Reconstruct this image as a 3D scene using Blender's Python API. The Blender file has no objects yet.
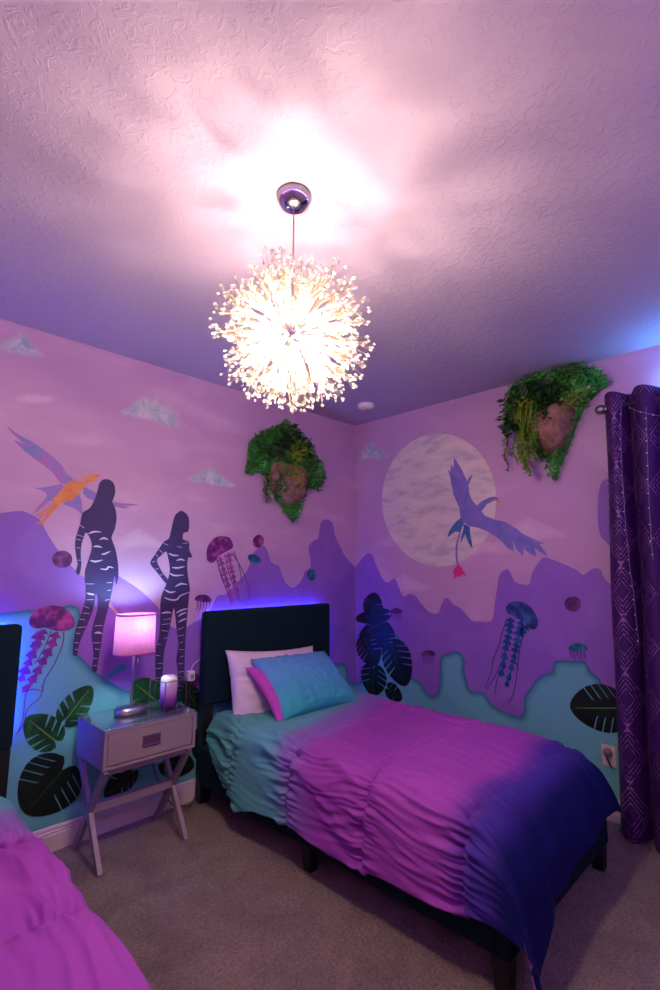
# strengths of the lamps and of the added violet and magenta fill
BULB, LEDB, LEDB2, LAMP, LEDC, FILLV, FILLM, EXPO = 950, 90, 230, 260, 90, 28, 10, .58
# outlines of the painted things, in metres on each wall: B = headboard wall (x, z), R = moon wall (y, z)
MURAL = {
 'B': {
  'mtn_a': [(-2.812, 1.699), (-2.728, 1.711), (-2.640, 1.729), (-2.592, 1.717), (-2.543, 1.688), (-2.498, 1.610), (-2.431, 1.515), (-2.347, 1.423), (-2.303, 1.389), (-2.256, 1.417), (-2.185, 1.445), (-2.107, 1.390), (-1.988, 1.315), (-1.881, 1.227), (-1.812, 1.150), (-1.754, 1.073), (-1.698, 1.050), (-1.642, 1.058), (-1.593, 1.085), (-1.527, 1.107), (-1.469, 1.168), (-1.419, 1.246), (-1.345, 1.263), (-1.236, 1.360), (-1.189, 1.407), (-1.160, 1.457), (-1.140, 1.529), (-1.105, 1.566), (-1.069, 1.593), (-1.041, 1.600), (-1.012, 1.584), (-0.982, 1.525), (-0.962, 1.483), (-0.923, 1.462), (-0.884, 1.451), (-0.848, 1.375), (-0.812, 1.321), (-0.743, 1.284), (-0.672, 1.319), (-0.636, 1.365), (-0.615, 1.412), (-0.554, 1.444), (-0.561, 1.516), (-0.577, 1.589), (-0.561, 1.630), (-0.528, 1.655), (-0.471, 1.682), (-0.454, 1.750), (-0.443, 1.801), (-0.413, 1.832), (-0.366, 1.844), (-0.318, 1.830), (-0.293, 1.802), (-0.269, 1.713), (-0.238, 1.667), (-0.200, 1.616), (-0.144, 1.540), (-0.067, 1.480), (-0.006, 1.441)],
  'hill': [(-2.769, 1.205), (-2.686, 1.209), (-2.621, 1.213), (-2.553, 1.217), (-2.482, 1.210), (-2.409, 1.224), (-2.360, 1.232), (-2.328, 1.223), (-2.305, 1.192), (-2.300, 1.121), (-2.315, 1.042), (-2.311, 0.978), (-2.260, 0.924), (-2.191, 0.850), (-2.103, 0.783), (-2.043, 0.740), (-1.976, 0.713), (-1.869, 0.649), (-1.704, 0.608), (-1.628, 0.606), (-1.557, 0.612), (-1.455, 0.639), (-1.045, 0.668), (-0.444, 0.673), (-0.211, 0.651), (-0.150, 0.627), (-0.119, 0.590), (-0.101, 0.498), (-0.063, 0.472), (-0.013, 0.456)],
  'sprout': [(-2.138, 0.805), (-2.123, 0.841), (-2.091, 0.869), (-2.058, 0.882), (-2.028, 0.872), (-2.021, 0.854), (-2.049, 0.836), (-2.089, 0.828), (-2.110, 0.811)],
  'fig1': [(-2.223, 1.952), (-2.246, 1.931), (-2.254, 1.895), (-2.267, 1.836), (-2.290, 1.777), (-2.330, 1.743), (-2.339, 1.677), (-2.356, 1.601), (-2.355, 1.546), (-2.341, 1.479), (-2.333, 1.453), (-2.342, 1.419), (-2.332, 1.396), (-2.320, 1.409), (-2.317, 1.460), (-2.324, 1.507), (-2.324, 1.561), (-2.317, 1.599), (-2.303, 1.634), (-2.281, 1.604), (-2.267, 1.563), (-2.269, 1.522), (-2.282, 1.467), (-2.294, 1.412), (-2.291, 1.358), (-2.285, 1.348), (-2.283, 1.308), (-2.281, 1.261), (-2.293, 1.202), (-2.311, 1.144), (-2.323, 1.093), (-2.328, 1.029), (-2.328, 0.977), (-2.322, 0.960), (-2.304, 0.961), (-2.301, 1.000), (-2.288, 1.051), (-2.264, 1.114), (-2.237, 1.199), (-2.228, 1.282), (-2.223, 1.286), (-2.214, 1.251), (-2.212, 1.197), (-2.225, 1.144), (-2.236, 1.065), (-2.225, 1.005), (-2.216, 0.938), (-2.220, 0.887), (-2.214, 0.861), (-2.195, 0.858), (-2.190, 0.909), (-2.178, 1.014), (-2.173, 1.093), (-2.158, 1.174), (-2.148, 1.235), (-2.136, 1.310), (-2.130, 1.366), (-2.127, 1.387), (-2.115, 1.338), (-2.106, 1.373), (-2.107, 1.419), (-2.115, 1.475), (-2.133, 1.546), (-2.159, 1.609), (-2.144, 1.660), (-2.137, 1.725), (-2.148, 1.783), (-2.168, 1.821), (-2.163, 1.839), (-2.155, 1.884), (-2.164, 1.927), (-2.187, 1.950)],
  'fig2': [(-1.716, 1.806), (-1.745, 1.791), (-1.766, 1.762), (-1.781, 1.692), (-1.796, 1.623), (-1.831, 1.598), (-1.883, 1.520), (-1.913, 1.467), (-1.885, 1.428), (-1.848, 1.389), (-1.803, 1.339), (-1.794, 1.365), (-1.828, 1.402), (-1.871, 1.478), (-1.848, 1.508), (-1.813, 1.538), (-1.797, 1.502), (-1.784, 1.448), (-1.781, 1.402), (-1.793, 1.355), (-1.809, 1.310), (-1.828, 1.264), (-1.833, 1.206), (-1.831, 1.168), (-1.830, 1.027), (-1.845, 0.966), (-1.849, 0.891), (-1.845, 0.816), (-1.837, 0.752), (-1.827, 0.729), (-1.801, 0.728), (-1.800, 0.765), (-1.796, 0.821), (-1.795, 0.909), (-1.781, 0.985), (-1.761, 1.079), (-1.743, 1.183), (-1.729, 1.136), (-1.714, 1.043), (-1.697, 0.950), (-1.708, 0.874), (-1.696, 0.795), (-1.687, 0.717), (-1.674, 0.705), (-1.650, 0.711), (-1.649, 0.801), (-1.651, 0.919), (-1.649, 1.038), (-1.643, 1.157), (-1.638, 1.252), (-1.635, 1.305), (-1.649, 1.367), (-1.661, 1.449), (-1.655, 1.501), (-1.636, 1.501), (-1.629, 1.515), (-1.650, 1.553), (-1.652, 1.595), (-1.668, 1.611), (-1.699, 1.621), (-1.697, 1.662), (-1.671, 1.667), (-1.660, 1.692), (-1.661, 1.748), (-1.676, 1.783)],
  's1_0': [(-2.338, 1.673), (-2.315, 1.657)],
  's1_1': [(-2.351, 1.618), (-2.318, 1.609)],
  's1_2': [(-2.352, 1.594), (-2.329, 1.588)],
  's1_3': [(-2.349, 1.547), (-2.329, 1.544)],
  's1_4': [(-2.337, 1.476), (-2.320, 1.478)],
  's1_5': [(-2.291, 1.627), (-2.260, 1.640), (-2.220, 1.640)],
  's1_6': [(-2.227, 1.596), (-2.204, 1.606), (-2.179, 1.598)],
  's1_7': [(-2.260, 1.555), (-2.235, 1.557), (-2.210, 1.551)],
  's1_8': [(-2.211, 1.512), (-2.191, 1.516), (-2.160, 1.531)],
  's1_9': [(-2.272, 1.477), (-2.242, 1.470), (-2.202, 1.480)],
  's1_10': [(-2.212, 1.429), (-2.178, 1.426), (-2.165, 1.440), (-2.137, 1.434)],
  's1_11': [(-2.283, 1.345), (-2.240, 1.344)],
  's1_12': [(-2.170, 1.349), (-2.140, 1.350)],
  's1_13': [(-2.278, 1.294), (-2.256, 1.288), (-2.233, 1.283)],
  's1_14': [(-2.275, 1.257), (-2.238, 1.257)],
  's1_15': [(-2.284, 1.221), (-2.258, 1.210)],
  's1_16': [(-2.288, 1.185), (-2.254, 1.180)],
  's1_17': [(-2.305, 1.153), (-2.276, 1.147)],
  's1_18': [(-2.315, 1.108), (-2.270, 1.109)],
  's1_19': [(-2.318, 1.079), (-2.296, 1.074)],
  's1_20': [(-2.322, 1.029), (-2.301, 1.027)],
  's1_21': [(-2.319, 0.992), (-2.303, 0.991)],
  's1_22': [(-2.221, 1.111), (-2.178, 1.109)],
  's1_23': [(-2.221, 1.071), (-2.199, 1.072), (-2.178, 1.064)],
  's1_24': [(-2.224, 1.018), (-2.185, 1.014)],
  's1_25': [(-2.213, 0.984), (-2.186, 0.978)],
  's1_26': [(-2.216, 0.932), (-2.194, 0.929)],
  's1_27': [(-2.213, 0.894), (-2.195, 0.891)],
  's1_28': [(-2.163, 1.304), (-2.143, 1.307)],
  's1_29': [(-2.173, 1.250), (-2.150, 1.253)],
  's2_0': [(-1.831, 1.588), (-1.801, 1.579)],
  's2_1': [(-1.860, 1.547), (-1.833, 1.528)],
  's2_2': [(-1.883, 1.520), (-1.865, 1.504)],
  's2_3': [(-1.901, 1.471), (-1.881, 1.476)],
  's2_4': [(-1.878, 1.425), (-1.858, 1.432)],
  's2_5': [(-1.845, 1.389), (-1.831, 1.395)],
  's2_6': [(-1.795, 1.527), (-1.761, 1.515), (-1.724, 1.515)],
  's2_7': [(-1.738, 1.482), (-1.708, 1.490), (-1.681, 1.482)],
  's2_8': [(-1.768, 1.438), (-1.728, 1.435), (-1.679, 1.444)],
  's2_9': [(-1.781, 1.402), (-1.748, 1.387), (-1.684, 1.389)],
  's2_10': [(-1.740, 1.315), (-1.700, 1.334), (-1.655, 1.327)],
  's2_11': [(-1.812, 1.300), (-1.772, 1.282), (-1.735, 1.286)],
  's2_12': [(-1.811, 1.251), (-1.769, 1.236), (-1.725, 1.235), (-1.697, 1.260), (-1.637, 1.278)],
  's2_13': [(-1.738, 1.571), (-1.704, 1.567)],
  's2_14': [(-1.698, 1.593), (-1.664, 1.598)],
  's2_15': [(-1.825, 1.156), (-1.787, 1.159), (-1.758, 1.154)],
  's2_16': [(-1.806, 1.115), (-1.760, 1.120)],
  's2_17': [(-1.820, 1.087), (-1.765, 1.088)],
  's2_18': [(-1.820, 1.052), (-1.774, 1.042)],
  's2_19': [(-1.800, 1.002), (-1.779, 1.004)],
  's2_20': [(-1.843, 0.972), (-1.819, 0.966)],
  's2_21': [(-1.847, 0.906), (-1.819, 0.900)],
  's2_22': [(-1.830, 0.856), (-1.799, 0.852)],
  's2_23': [(-1.842, 0.826), (-1.808, 0.826)],
  's2_24': [(-1.725, 1.152), (-1.685, 1.167), (-1.644, 1.174)],
  's2_25': [(-1.709, 1.128), (-1.684, 1.143), (-1.654, 1.150)],
  's2_26': [(-1.707, 1.092), (-1.675, 1.106), (-1.649, 1.112)],
  's2_27': [(-1.709, 1.046), (-1.665, 1.058)],
  's2_28': [(-1.703, 1.008), (-1.663, 1.009)],
  's2_29': [(-1.690, 0.962), (-1.668, 0.967)],
  's2_30': [(-1.692, 0.923), (-1.658, 0.918)],
  's2_31': [(-1.682, 0.877), (-1.656, 0.880)],
  's2_32': [(-1.695, 0.837), (-1.661, 0.834)],
  's2_33': [(-1.687, 0.784), (-1.655, 0.786)],
  's2_34': [(-1.683, 0.755), (-1.658, 0.751)],
  'staff': [(-2.318, 1.414), (-2.093, 1.165)],
  'b1_lwing': [(-2.738, 2.171), (-2.702, 2.146), (-2.666, 2.128), (-2.604, 2.101), (-2.561, 2.077), (-2.516, 2.046), (-2.482, 2.022), (-2.453, 1.996), (-2.437, 1.964), (-2.405, 1.938), (-2.387, 1.920), (-2.424, 1.894), (-2.457, 1.899), (-2.475, 1.923), (-2.493, 1.945), (-2.515, 1.965), (-2.543, 1.985), (-2.576, 2.006), (-2.608, 2.025), (-2.651, 2.055), (-2.677, 2.079), (-2.698, 2.099), (-2.674, 2.094), (-2.651, 2.089), (-2.680, 2.114), (-2.711, 2.136)],
  'b1_rwing': [(-2.333, 1.895), (-2.292, 1.879), (-2.242, 1.853), (-2.167, 1.825), (-2.116, 1.820), (-2.051, 1.821), (-1.998, 1.822), (-2.051, 1.809), (-2.096, 1.804), (-2.055, 1.797), (-2.101, 1.789), (-2.146, 1.795), (-2.203, 1.807), (-2.264, 1.817), (-2.306, 1.829), (-2.334, 1.855)],
  'b1_tail': [(-2.585, 1.857), (-2.545, 1.865), (-2.504, 1.878), (-2.451, 1.895), (-2.427, 1.869), (-2.456, 1.819), (-2.487, 1.804), (-2.510, 1.792), (-2.532, 1.764), (-2.555, 1.737), (-2.579, 1.715), (-2.557, 1.756), (-2.531, 1.794), (-2.518, 1.824), (-2.527, 1.840), (-2.548, 1.849)],
  'b1_fin': [(-2.353, 1.847), (-2.339, 1.806), (-2.326, 1.728), (-2.350, 1.751), (-2.387, 1.771), (-2.432, 1.783), (-2.423, 1.810)],
  'b1_body': [(-2.393, 1.924), (-2.362, 1.921), (-2.330, 1.927), (-2.308, 1.943), (-2.299, 1.954), (-2.317, 1.946), (-2.354, 1.937), (-2.309, 1.967), (-2.296, 1.984), (-2.280, 1.971), (-2.238, 1.980), (-2.267, 1.960), (-2.269, 1.943), (-2.283, 1.928), (-2.301, 1.929), (-2.328, 1.899), (-2.343, 1.873), (-2.364, 1.840), (-2.390, 1.813), (-2.422, 1.798), (-2.459, 1.783), (-2.484, 1.786), (-2.491, 1.806), (-2.468, 1.835), (-2.444, 1.873), (-2.421, 1.904)],
  'b1_leg_0': [(-2.473, 1.784), (-2.519, 1.742), (-2.561, 1.713)],
  'b1_leg_1': [(-2.462, 1.782), (-2.508, 1.732), (-2.542, 1.704)],
  'b1_leg_2': [(-2.452, 1.784), (-2.498, 1.727), (-2.526, 1.684), (-2.555, 1.665)],
  'b1_leg_3': [(-2.526, 1.684), (-2.534, 1.659)],
  'j1_bell': [(-2.553, 1.166), (-2.547, 1.188), (-2.523, 1.215), (-2.490, 1.229), (-2.437, 1.234), (-2.381, 1.214), (-2.341, 1.170), (-2.327, 1.130), (-2.337, 1.110), (-2.359, 1.098), (-2.400, 1.097), (-2.437, 1.105), (-2.473, 1.121), (-2.503, 1.118), (-2.533, 1.126), (-2.550, 1.145)],
  'j1_arm_0': [(-2.502, 1.106), (-2.510, 1.042), (-2.534, 0.972), (-2.550, 0.920), (-2.570, 0.861)],
  'j1_arm_1': [(-2.418, 1.095), (-2.432, 1.044), (-2.458, 0.981), (-2.488, 0.921), (-2.513, 0.861), (-2.554, 0.809)],
  'j1_arm_2': [(-2.477, 1.114), (-2.491, 1.078), (-2.509, 1.033)],
  'j1_ten_0': [(-2.382, 1.091), (-2.382, 1.029), (-2.415, 0.930), (-2.457, 0.853), (-2.470, 0.773), (-2.526, 0.721), (-2.537, 0.653), (-2.570, 0.606)],
  'j1_ten_1': [(-2.481, 1.109), (-2.503, 1.014), (-2.543, 0.937), (-2.575, 0.870)],
  'j1_ten_2': [(-2.409, 1.094), (-2.430, 1.016), (-2.475, 0.919), (-2.519, 0.835), (-2.540, 0.794), (-2.543, 0.680), (-2.559, 0.623)],
  'j1_ten_3': [(-2.445, 1.101), (-2.473, 1.011), (-2.510, 0.942)],
  'j1_ten_4': [(-2.558, 0.815), (-2.501, 0.814), (-2.461, 0.799), (-2.472, 0.828)],
  'j2_bell': [(-1.519, 1.528), (-1.511, 1.577), (-1.479, 1.625), (-1.435, 1.650), (-1.389, 1.655), (-1.342, 1.646), (-1.312, 1.607), (-1.314, 1.575), (-1.357, 1.553), (-1.403, 1.530), (-1.433, 1.502), (-1.460, 1.475), (-1.490, 1.469), (-1.512, 1.490)],
  'j2_arm_0': [(-1.415, 1.510), (-1.380, 1.424), (-1.345, 1.330), (-1.297, 1.189)],
  'j2_arm_1': [(-1.347, 1.542), (-1.319, 1.440), (-1.289, 1.345), (-1.247, 1.218)],
  'j2_ten_0': [(-1.438, 1.494), (-1.397, 1.378), (-1.337, 1.253), (-1.306, 1.174)],
  'j2_ten_1': [(-1.319, 1.543), (-1.259, 1.472), (-1.208, 1.392), (-1.158, 1.278), (-1.162, 1.206)],
  'j2_ten_2': [(-1.375, 1.526), (-1.333, 1.393), (-1.272, 1.266), (-1.221, 1.193)],
  'j2_ten_3': [(-1.300, 1.552), (-1.248, 1.440), (-1.225, 1.328)],
  'j2_ten_4': [(-1.428, 1.486), (-1.418, 1.440), (-1.368, 1.331)],
  'o1': [(-2.366, 1.481), (-2.368, 1.467), (-2.374, 1.453), (-2.385, 1.443), (-2.398, 1.436), (-2.413, 1.434), (-2.429, 1.436), (-2.443, 1.443), (-2.454, 1.453), (-2.462, 1.466), (-2.466, 1.480), (-2.465, 1.494), (-2.459, 1.507), (-2.449, 1.518), (-2.435, 1.525), (-2.420, 1.527), (-2.405, 1.526), (-2.390, 1.519), (-2.378, 1.509), (-2.370, 1.496)],
  'o2': [(-1.039, 1.622), (-1.046, 1.608), (-1.058, 1.596), (-1.072, 1.588), (-1.088, 1.584), (-1.103, 1.585), (-1.116, 1.590), (-1.127, 1.600), (-1.133, 1.612), (-1.135, 1.627), (-1.133, 1.641), (-1.125, 1.655), (-1.114, 1.667), (-1.100, 1.676), (-1.085, 1.680), (-1.069, 1.679), (-1.056, 1.674), (-1.045, 1.665), (-1.038, 1.652), (-1.036, 1.637)],
  'o3': [(-1.063, 1.480), (-1.071, 1.472), (-1.083, 1.466), (-1.099, 1.465), (-1.117, 1.466), (-1.135, 1.472), (-1.152, 1.479), (-1.165, 1.489), (-1.173, 1.500), (-1.177, 1.511), (-1.175, 1.521), (-1.167, 1.529), (-1.155, 1.534), (-1.139, 1.536), (-1.121, 1.534), (-1.103, 1.530), (-1.086, 1.522), (-1.073, 1.512), (-1.064, 1.501), (-1.060, 1.490)],
  'o4': [(-0.496, 1.379), (-0.498, 1.365), (-0.505, 1.351), (-0.516, 1.341), (-0.530, 1.334), (-0.545, 1.332), (-0.560, 1.335), (-0.573, 1.342), (-0.584, 1.352), (-0.591, 1.366), (-0.594, 1.380), (-0.591, 1.395), (-0.585, 1.408), (-0.574, 1.419), (-0.560, 1.426), (-0.545, 1.428), (-0.530, 1.426), (-0.516, 1.419), (-0.505, 1.408), (-0.498, 1.395)],
  'o5': [(-1.536, 0.714), (-1.538, 0.700), (-1.544, 0.688), (-1.554, 0.679), (-1.567, 0.675), (-1.581, 0.675), (-1.596, 0.679), (-1.609, 0.688), (-1.620, 0.700), (-1.627, 0.714), (-1.630, 0.728), (-1.629, 0.742), (-1.623, 0.754), (-1.613, 0.763), (-1.600, 0.768), (-1.586, 0.768), (-1.571, 0.763), (-1.558, 0.755), (-1.546, 0.743), (-1.539, 0.729)],
  'k1': [(-1.467, 1.212), (-1.470, 1.210), (-1.480, 1.208), (-1.494, 1.208), (-1.513, 1.209), (-1.533, 1.211), (-1.552, 1.214), (-1.570, 1.218), (-1.584, 1.222), (-1.592, 1.225), (-1.595, 1.229), (-1.591, 1.240), (-1.582, 1.250), (-1.567, 1.257), (-1.549, 1.260), (-1.529, 1.260), (-1.509, 1.255), (-1.492, 1.247), (-1.478, 1.237), (-1.469, 1.225)],
  'leaf_a': [(-2.335, 0.639), (-2.217, 0.785), (-2.383, 0.702)],
  'leaf_b': [(-2.390, 0.543), (-2.530, 0.681), (-2.350, 0.614)],
  'leaf_c': [(-2.335, 0.384), (-2.497, 0.220), (-2.250, 0.232)],
  'leaf_d': [(-1.842, 0.649), (-1.980, 0.771), (-1.854, 0.772)],
  'leaf_e': [(-1.616, 0.695), (-1.709, 0.611), (-1.691, 0.692)],
  'leaf_f': [(-1.626, 0.662), (-1.526, 0.522), (-1.529, 0.630)],
  'leaf_g': [(-1.530, 0.386), (-1.542, 0.238), (-1.581, 0.317)],
  'leaf_h': [(-1.747, 0.271), (-1.557, 0.193), (-1.658, 0.150)],
  'leaf_i': [(-1.962, 0.270), (-2.108, 0.180), (-2.082, 0.281)],
  'c1': [(-2.838, 2.605), (-2.788, 2.640), (-2.744, 2.677), (-2.710, 2.718), (-2.675, 2.702), (-2.636, 2.645), (-2.562, 2.593), (-2.611, 2.572), (-2.707, 2.564), (-2.798, 2.552)],
  'c2': [(-2.216, 2.364), (-2.134, 2.415), (-2.076, 2.494), (-1.974, 2.547), (-1.863, 2.521), (-1.776, 2.494), (-1.711, 2.369), (-1.812, 2.348), (-1.964, 2.356), (-2.093, 2.354)],
  'c3': [(-1.738, 2.016), (-1.637, 2.077), (-1.540, 2.140), (-1.442, 2.119), (-1.357, 2.058), (-1.234, 2.007), (-1.388, 1.996), (-1.565, 1.996)],
  'c5': [(-2.176, 1.561), (-2.081, 1.648), (-1.991, 1.696), (-1.911, 1.651), (-1.772, 1.555), (-1.919, 1.551), (-2.075, 1.546)],
  'c6': [(-2.494, 2.376), (-2.500, 2.364), (-2.517, 2.350), (-2.544, 2.336), (-2.578, 2.323), (-2.615, 2.312), (-2.652, 2.305), (-2.685, 2.302), (-2.710, 2.303), (-2.727, 2.308), (-2.733, 2.316), (-2.729, 2.328), (-2.713, 2.341), (-2.689, 2.355), (-2.657, 2.368), (-2.620, 2.379), (-2.583, 2.387), (-2.548, 2.391), (-2.520, 2.390), (-2.502, 2.385)],
  'rock1_out': [(-0.875, 2.584), (-0.831, 2.543), (-0.751, 2.537), (-0.676, 2.494), (-0.608, 2.449), (-0.537, 2.357), (-0.473, 2.285), (-0.457, 2.183), (-0.504, 2.090), (-0.597, 2.102), (-0.642, 2.080), (-0.671, 1.988), (-0.714, 1.907), (-0.764, 1.810), (-0.814, 1.844), (-0.884, 1.913), (-0.939, 1.961), (-0.974, 2.020), (-1.028, 2.098), (-1.055, 2.146), (-1.139, 2.155), (-1.224, 2.123), (-1.208, 2.217), (-1.200, 2.332), (-1.145, 2.415), (-1.056, 2.475), (-0.964, 2.516), (-0.902, 2.550)],
  'rock1_stone': [(-1.031, 2.213), (-0.986, 2.279), (-0.876, 2.258), (-0.748, 2.256), (-0.636, 2.227), (-0.635, 2.081), (-0.671, 1.988), (-0.744, 1.937), (-0.815, 1.914), (-0.884, 1.924), (-0.939, 1.971), (-0.981, 2.040), (-1.028, 2.108)],
 },
 'R': {
  'mtn_a': [(0.019, 1.441), (-0.005, 1.454), (-0.059, 1.507), (-0.117, 1.554), (-0.158, 1.566), (-0.197, 1.539), (-0.218, 1.488), (-0.257, 1.415), (-0.292, 1.353), (-0.329, 1.320), (-0.366, 1.321), (-0.424, 1.349), (-0.459, 1.298), (-0.488, 1.235), (-0.517, 1.208), (-0.567, 1.229), (-0.625, 1.220), (-0.670, 1.171), (-0.725, 1.120), (-0.760, 1.096), (-0.829, 1.092), (-0.861, 1.150), (-0.889, 1.200), (-0.913, 1.212), (-0.940, 1.198), (-0.973, 1.163), (-1.026, 1.144), (-1.062, 1.110), (-1.114, 1.060), (-1.178, 1.058), (-1.255, 1.063), (-1.283, 1.103), (-1.294, 1.179), (-1.316, 1.276), (-1.329, 1.345), (-1.346, 1.393), (-1.377, 1.418), (-1.406, 1.425), (-1.426, 1.394), (-1.442, 1.357), (-1.465, 1.334), (-1.544, 1.325), (-1.563, 1.369), (-1.579, 1.415), (-1.613, 1.461), (-1.637, 1.490), (-1.661, 1.506), (-1.702, 1.492), (-1.757, 1.469), (-1.852, 1.425), (-1.891, 1.391), (-1.934, 1.422), (-1.974, 1.434), (-1.996, 1.422), (-2.007, 1.380), (-2.030, 1.351), (-2.060, 1.328), (-2.144, 1.318)],
  'mtn_patch': [(-2.011, 1.863), (-2.024, 1.919), (-2.041, 1.960), (-2.076, 1.975), (-2.120, 1.963), (-2.100, 1.570), (-2.062, 1.565), (-2.031, 1.597), (-2.011, 1.628), (-2.001, 1.684), (-2.002, 1.764)],
  'hill': [(0.023, 0.447), (-0.058, 0.492), (-0.170, 0.605), (-0.303, 0.846), (-0.367, 0.904), (-0.435, 0.906), (-0.468, 0.862), (-0.481, 0.785), (-0.521, 0.652), (-0.587, 0.585), (-0.633, 0.574), (-0.667, 0.553), (-0.687, 0.526), (-0.708, 0.501), (-0.755, 0.483), (-0.784, 0.492), (-0.804, 0.513), (-0.826, 0.577), (-0.832, 0.664), (-0.840, 0.752), (-0.869, 0.792), (-0.916, 0.808), (-0.972, 0.830), (-1.004, 0.825), (-1.030, 0.807), (-1.045, 0.764), (-1.039, 0.700), (-1.053, 0.647), (-1.063, 0.604), (-1.085, 0.573), (-1.116, 0.571), (-1.155, 0.576), (-1.196, 0.564), (-1.220, 0.532), (-1.246, 0.507), (-1.298, 0.484), (-1.361, 0.470), (-1.402, 0.463), (-1.443, 0.468), (-1.463, 0.500), (-1.468, 0.550), (-1.473, 0.591), (-1.492, 0.627), (-1.514, 0.655), (-1.539, 0.693), (-1.562, 0.722), (-1.611, 0.757), (-1.661, 0.782), (-1.673, 0.817), (-1.682, 0.843), (-1.723, 0.859), (-1.778, 0.863), (-1.860, 0.871), (-1.881, 0.851), (-1.894, 0.817), (-1.917, 0.800), (-1.938, 0.785), (-1.952, 0.751), (-1.982, 0.710), (-2.022, 0.678), (-2.103, 0.665)],
  'b2_body': [(-1.055, 1.809), (-1.053, 1.876), (-1.027, 1.939), (-1.004, 1.987), (-0.993, 2.049), (-0.983, 2.112), (-0.964, 2.192), (-0.986, 2.173), (-0.993, 2.226), (-1.013, 2.200), (-1.021, 2.280), (-1.045, 2.242), (-1.064, 2.208), (-1.087, 2.167), (-1.102, 2.127), (-1.122, 2.087), (-1.134, 2.055), (-1.137, 1.988), (-1.154, 1.941), (-1.178, 1.907), (-1.196, 1.886), (-1.216, 1.906), (-1.242, 1.921), (-1.292, 1.938), (-1.322, 1.942), (-1.349, 1.939), (-1.366, 1.925), (-1.358, 1.910), (-1.329, 1.913), (-1.274, 1.892), (-1.229, 1.844), (-1.255, 1.809), (-1.329, 1.775), (-1.387, 1.761), (-1.429, 1.741), (-1.484, 1.703), (-1.523, 1.667), (-1.614, 1.617), (-1.665, 1.595), (-1.632, 1.593), (-1.656, 1.557), (-1.685, 1.511), (-1.635, 1.538), (-1.598, 1.571), (-1.607, 1.506), (-1.563, 1.533), (-1.524, 1.567), (-1.517, 1.516), (-1.469, 1.569), (-1.452, 1.637), (-1.455, 1.549), (-1.413, 1.573), (-1.379, 1.612), (-1.337, 1.649), (-1.279, 1.686), (-1.235, 1.710), (-1.189, 1.727), (-1.126, 1.741), (-1.078, 1.773)],
  'b2_spur': [(-1.121, 2.058), (-1.130, 2.093), (-1.151, 2.111), (-1.174, 2.122), (-1.162, 2.101), (-1.140, 2.056)],
  'b2_ltail': [(-1.060, 1.807), (-1.021, 1.786), (-0.986, 1.754), (-0.955, 1.710), (-0.936, 1.662), (-0.975, 1.690), (-1.009, 1.708), (-1.042, 1.702), (-1.060, 1.720), (-1.082, 1.770)],
  'b2_rtail': [(-1.075, 1.763), (-1.080, 1.733), (-1.057, 1.668), (-1.052, 1.617), (-1.077, 1.667), (-1.091, 1.684), (-1.112, 1.622), (-1.144, 1.575), (-1.140, 1.636), (-1.131, 1.679), (-1.129, 1.738)],
  'b2_cord': [(-1.054, 1.713), (-1.038, 1.669), (-1.018, 1.611), (-1.011, 1.552), (-1.014, 1.494), (-1.020, 1.457)],
  'b2_tassel': [(-1.021, 1.467), (-1.048, 1.442), (-1.060, 1.418), (-1.087, 1.375), (-1.053, 1.389), (-1.031, 1.367), (-1.012, 1.377), (-0.984, 1.351), (-0.986, 1.380), (-0.975, 1.413), (-0.998, 1.442)],
  'b2_beak': [(-1.342, 1.907), (-1.365, 1.922), (-1.376, 1.888), (-1.353, 1.893)],
  'j3_bell': [(-1.380, 1.167), (-1.394, 1.185), (-1.414, 1.199), (-1.468, 1.211), (-1.520, 1.199), (-1.549, 1.179), (-1.572, 1.147), (-1.588, 1.119), (-1.593, 1.090), (-1.587, 1.056), (-1.571, 1.037), (-1.545, 1.033), (-1.523, 1.046), (-1.497, 1.077), (-1.462, 1.096), (-1.426, 1.112), (-1.397, 1.124), (-1.382, 1.146)],
  'j3_arm_0': [(-1.409, 1.103), (-1.396, 1.021), (-1.373, 0.939), (-1.349, 0.836), (-1.317, 0.703)],
  'j3_arm_1': [(-1.482, 1.087), (-1.458, 0.987), (-1.429, 0.885), (-1.400, 0.783), (-1.351, 0.639)],
  'j3_arm_2': [(-1.516, 1.055), (-1.477, 0.998)],
  'j3_ten_0': [(-1.381, 1.091), (-1.338, 0.986), (-1.311, 0.902), (-1.261, 0.796), (-1.252, 0.734), (-1.195, 0.604)],
  'j3_ten_1': [(-1.504, 1.030), (-1.461, 0.908), (-1.443, 0.808), (-1.417, 0.669), (-1.397, 0.598), (-1.359, 0.535)],
  'j3_ten_2': [(-1.322, 0.793), (-1.279, 0.707), (-1.206, 0.601)],
  'j3_ten_3': [(-1.425, 0.816), (-1.443, 0.769)],
  'j3_ten_4': [(-1.325, 0.754), (-1.288, 0.679), (-1.267, 0.576)],
  'k2': [(-0.498, 1.080), (-0.495, 1.077), (-0.487, 1.074), (-0.474, 1.071), (-0.457, 1.069), (-0.438, 1.067), (-0.419, 1.067), (-0.402, 1.067), (-0.388, 1.068), (-0.379, 1.070), (-0.376, 1.073), (-0.380, 1.085), (-0.389, 1.095), (-0.403, 1.104), (-0.420, 1.111), (-0.439, 1.113), (-0.458, 1.113), (-0.474, 1.108), (-0.488, 1.101), (-0.496, 1.091)],
  'k3': [(-0.799, 0.783), (-0.795, 0.780), (-0.786, 0.777), (-0.773, 0.773), (-0.755, 0.770), (-0.736, 0.767), (-0.716, 0.765), (-0.698, 0.764), (-0.684, 0.765), (-0.675, 0.766), (-0.672, 0.769), (-0.675, 0.781), (-0.685, 0.792), (-0.699, 0.802), (-0.717, 0.809), (-0.737, 0.813), (-0.757, 0.814), (-0.774, 0.810), (-0.787, 0.804), (-0.796, 0.794)],
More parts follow.
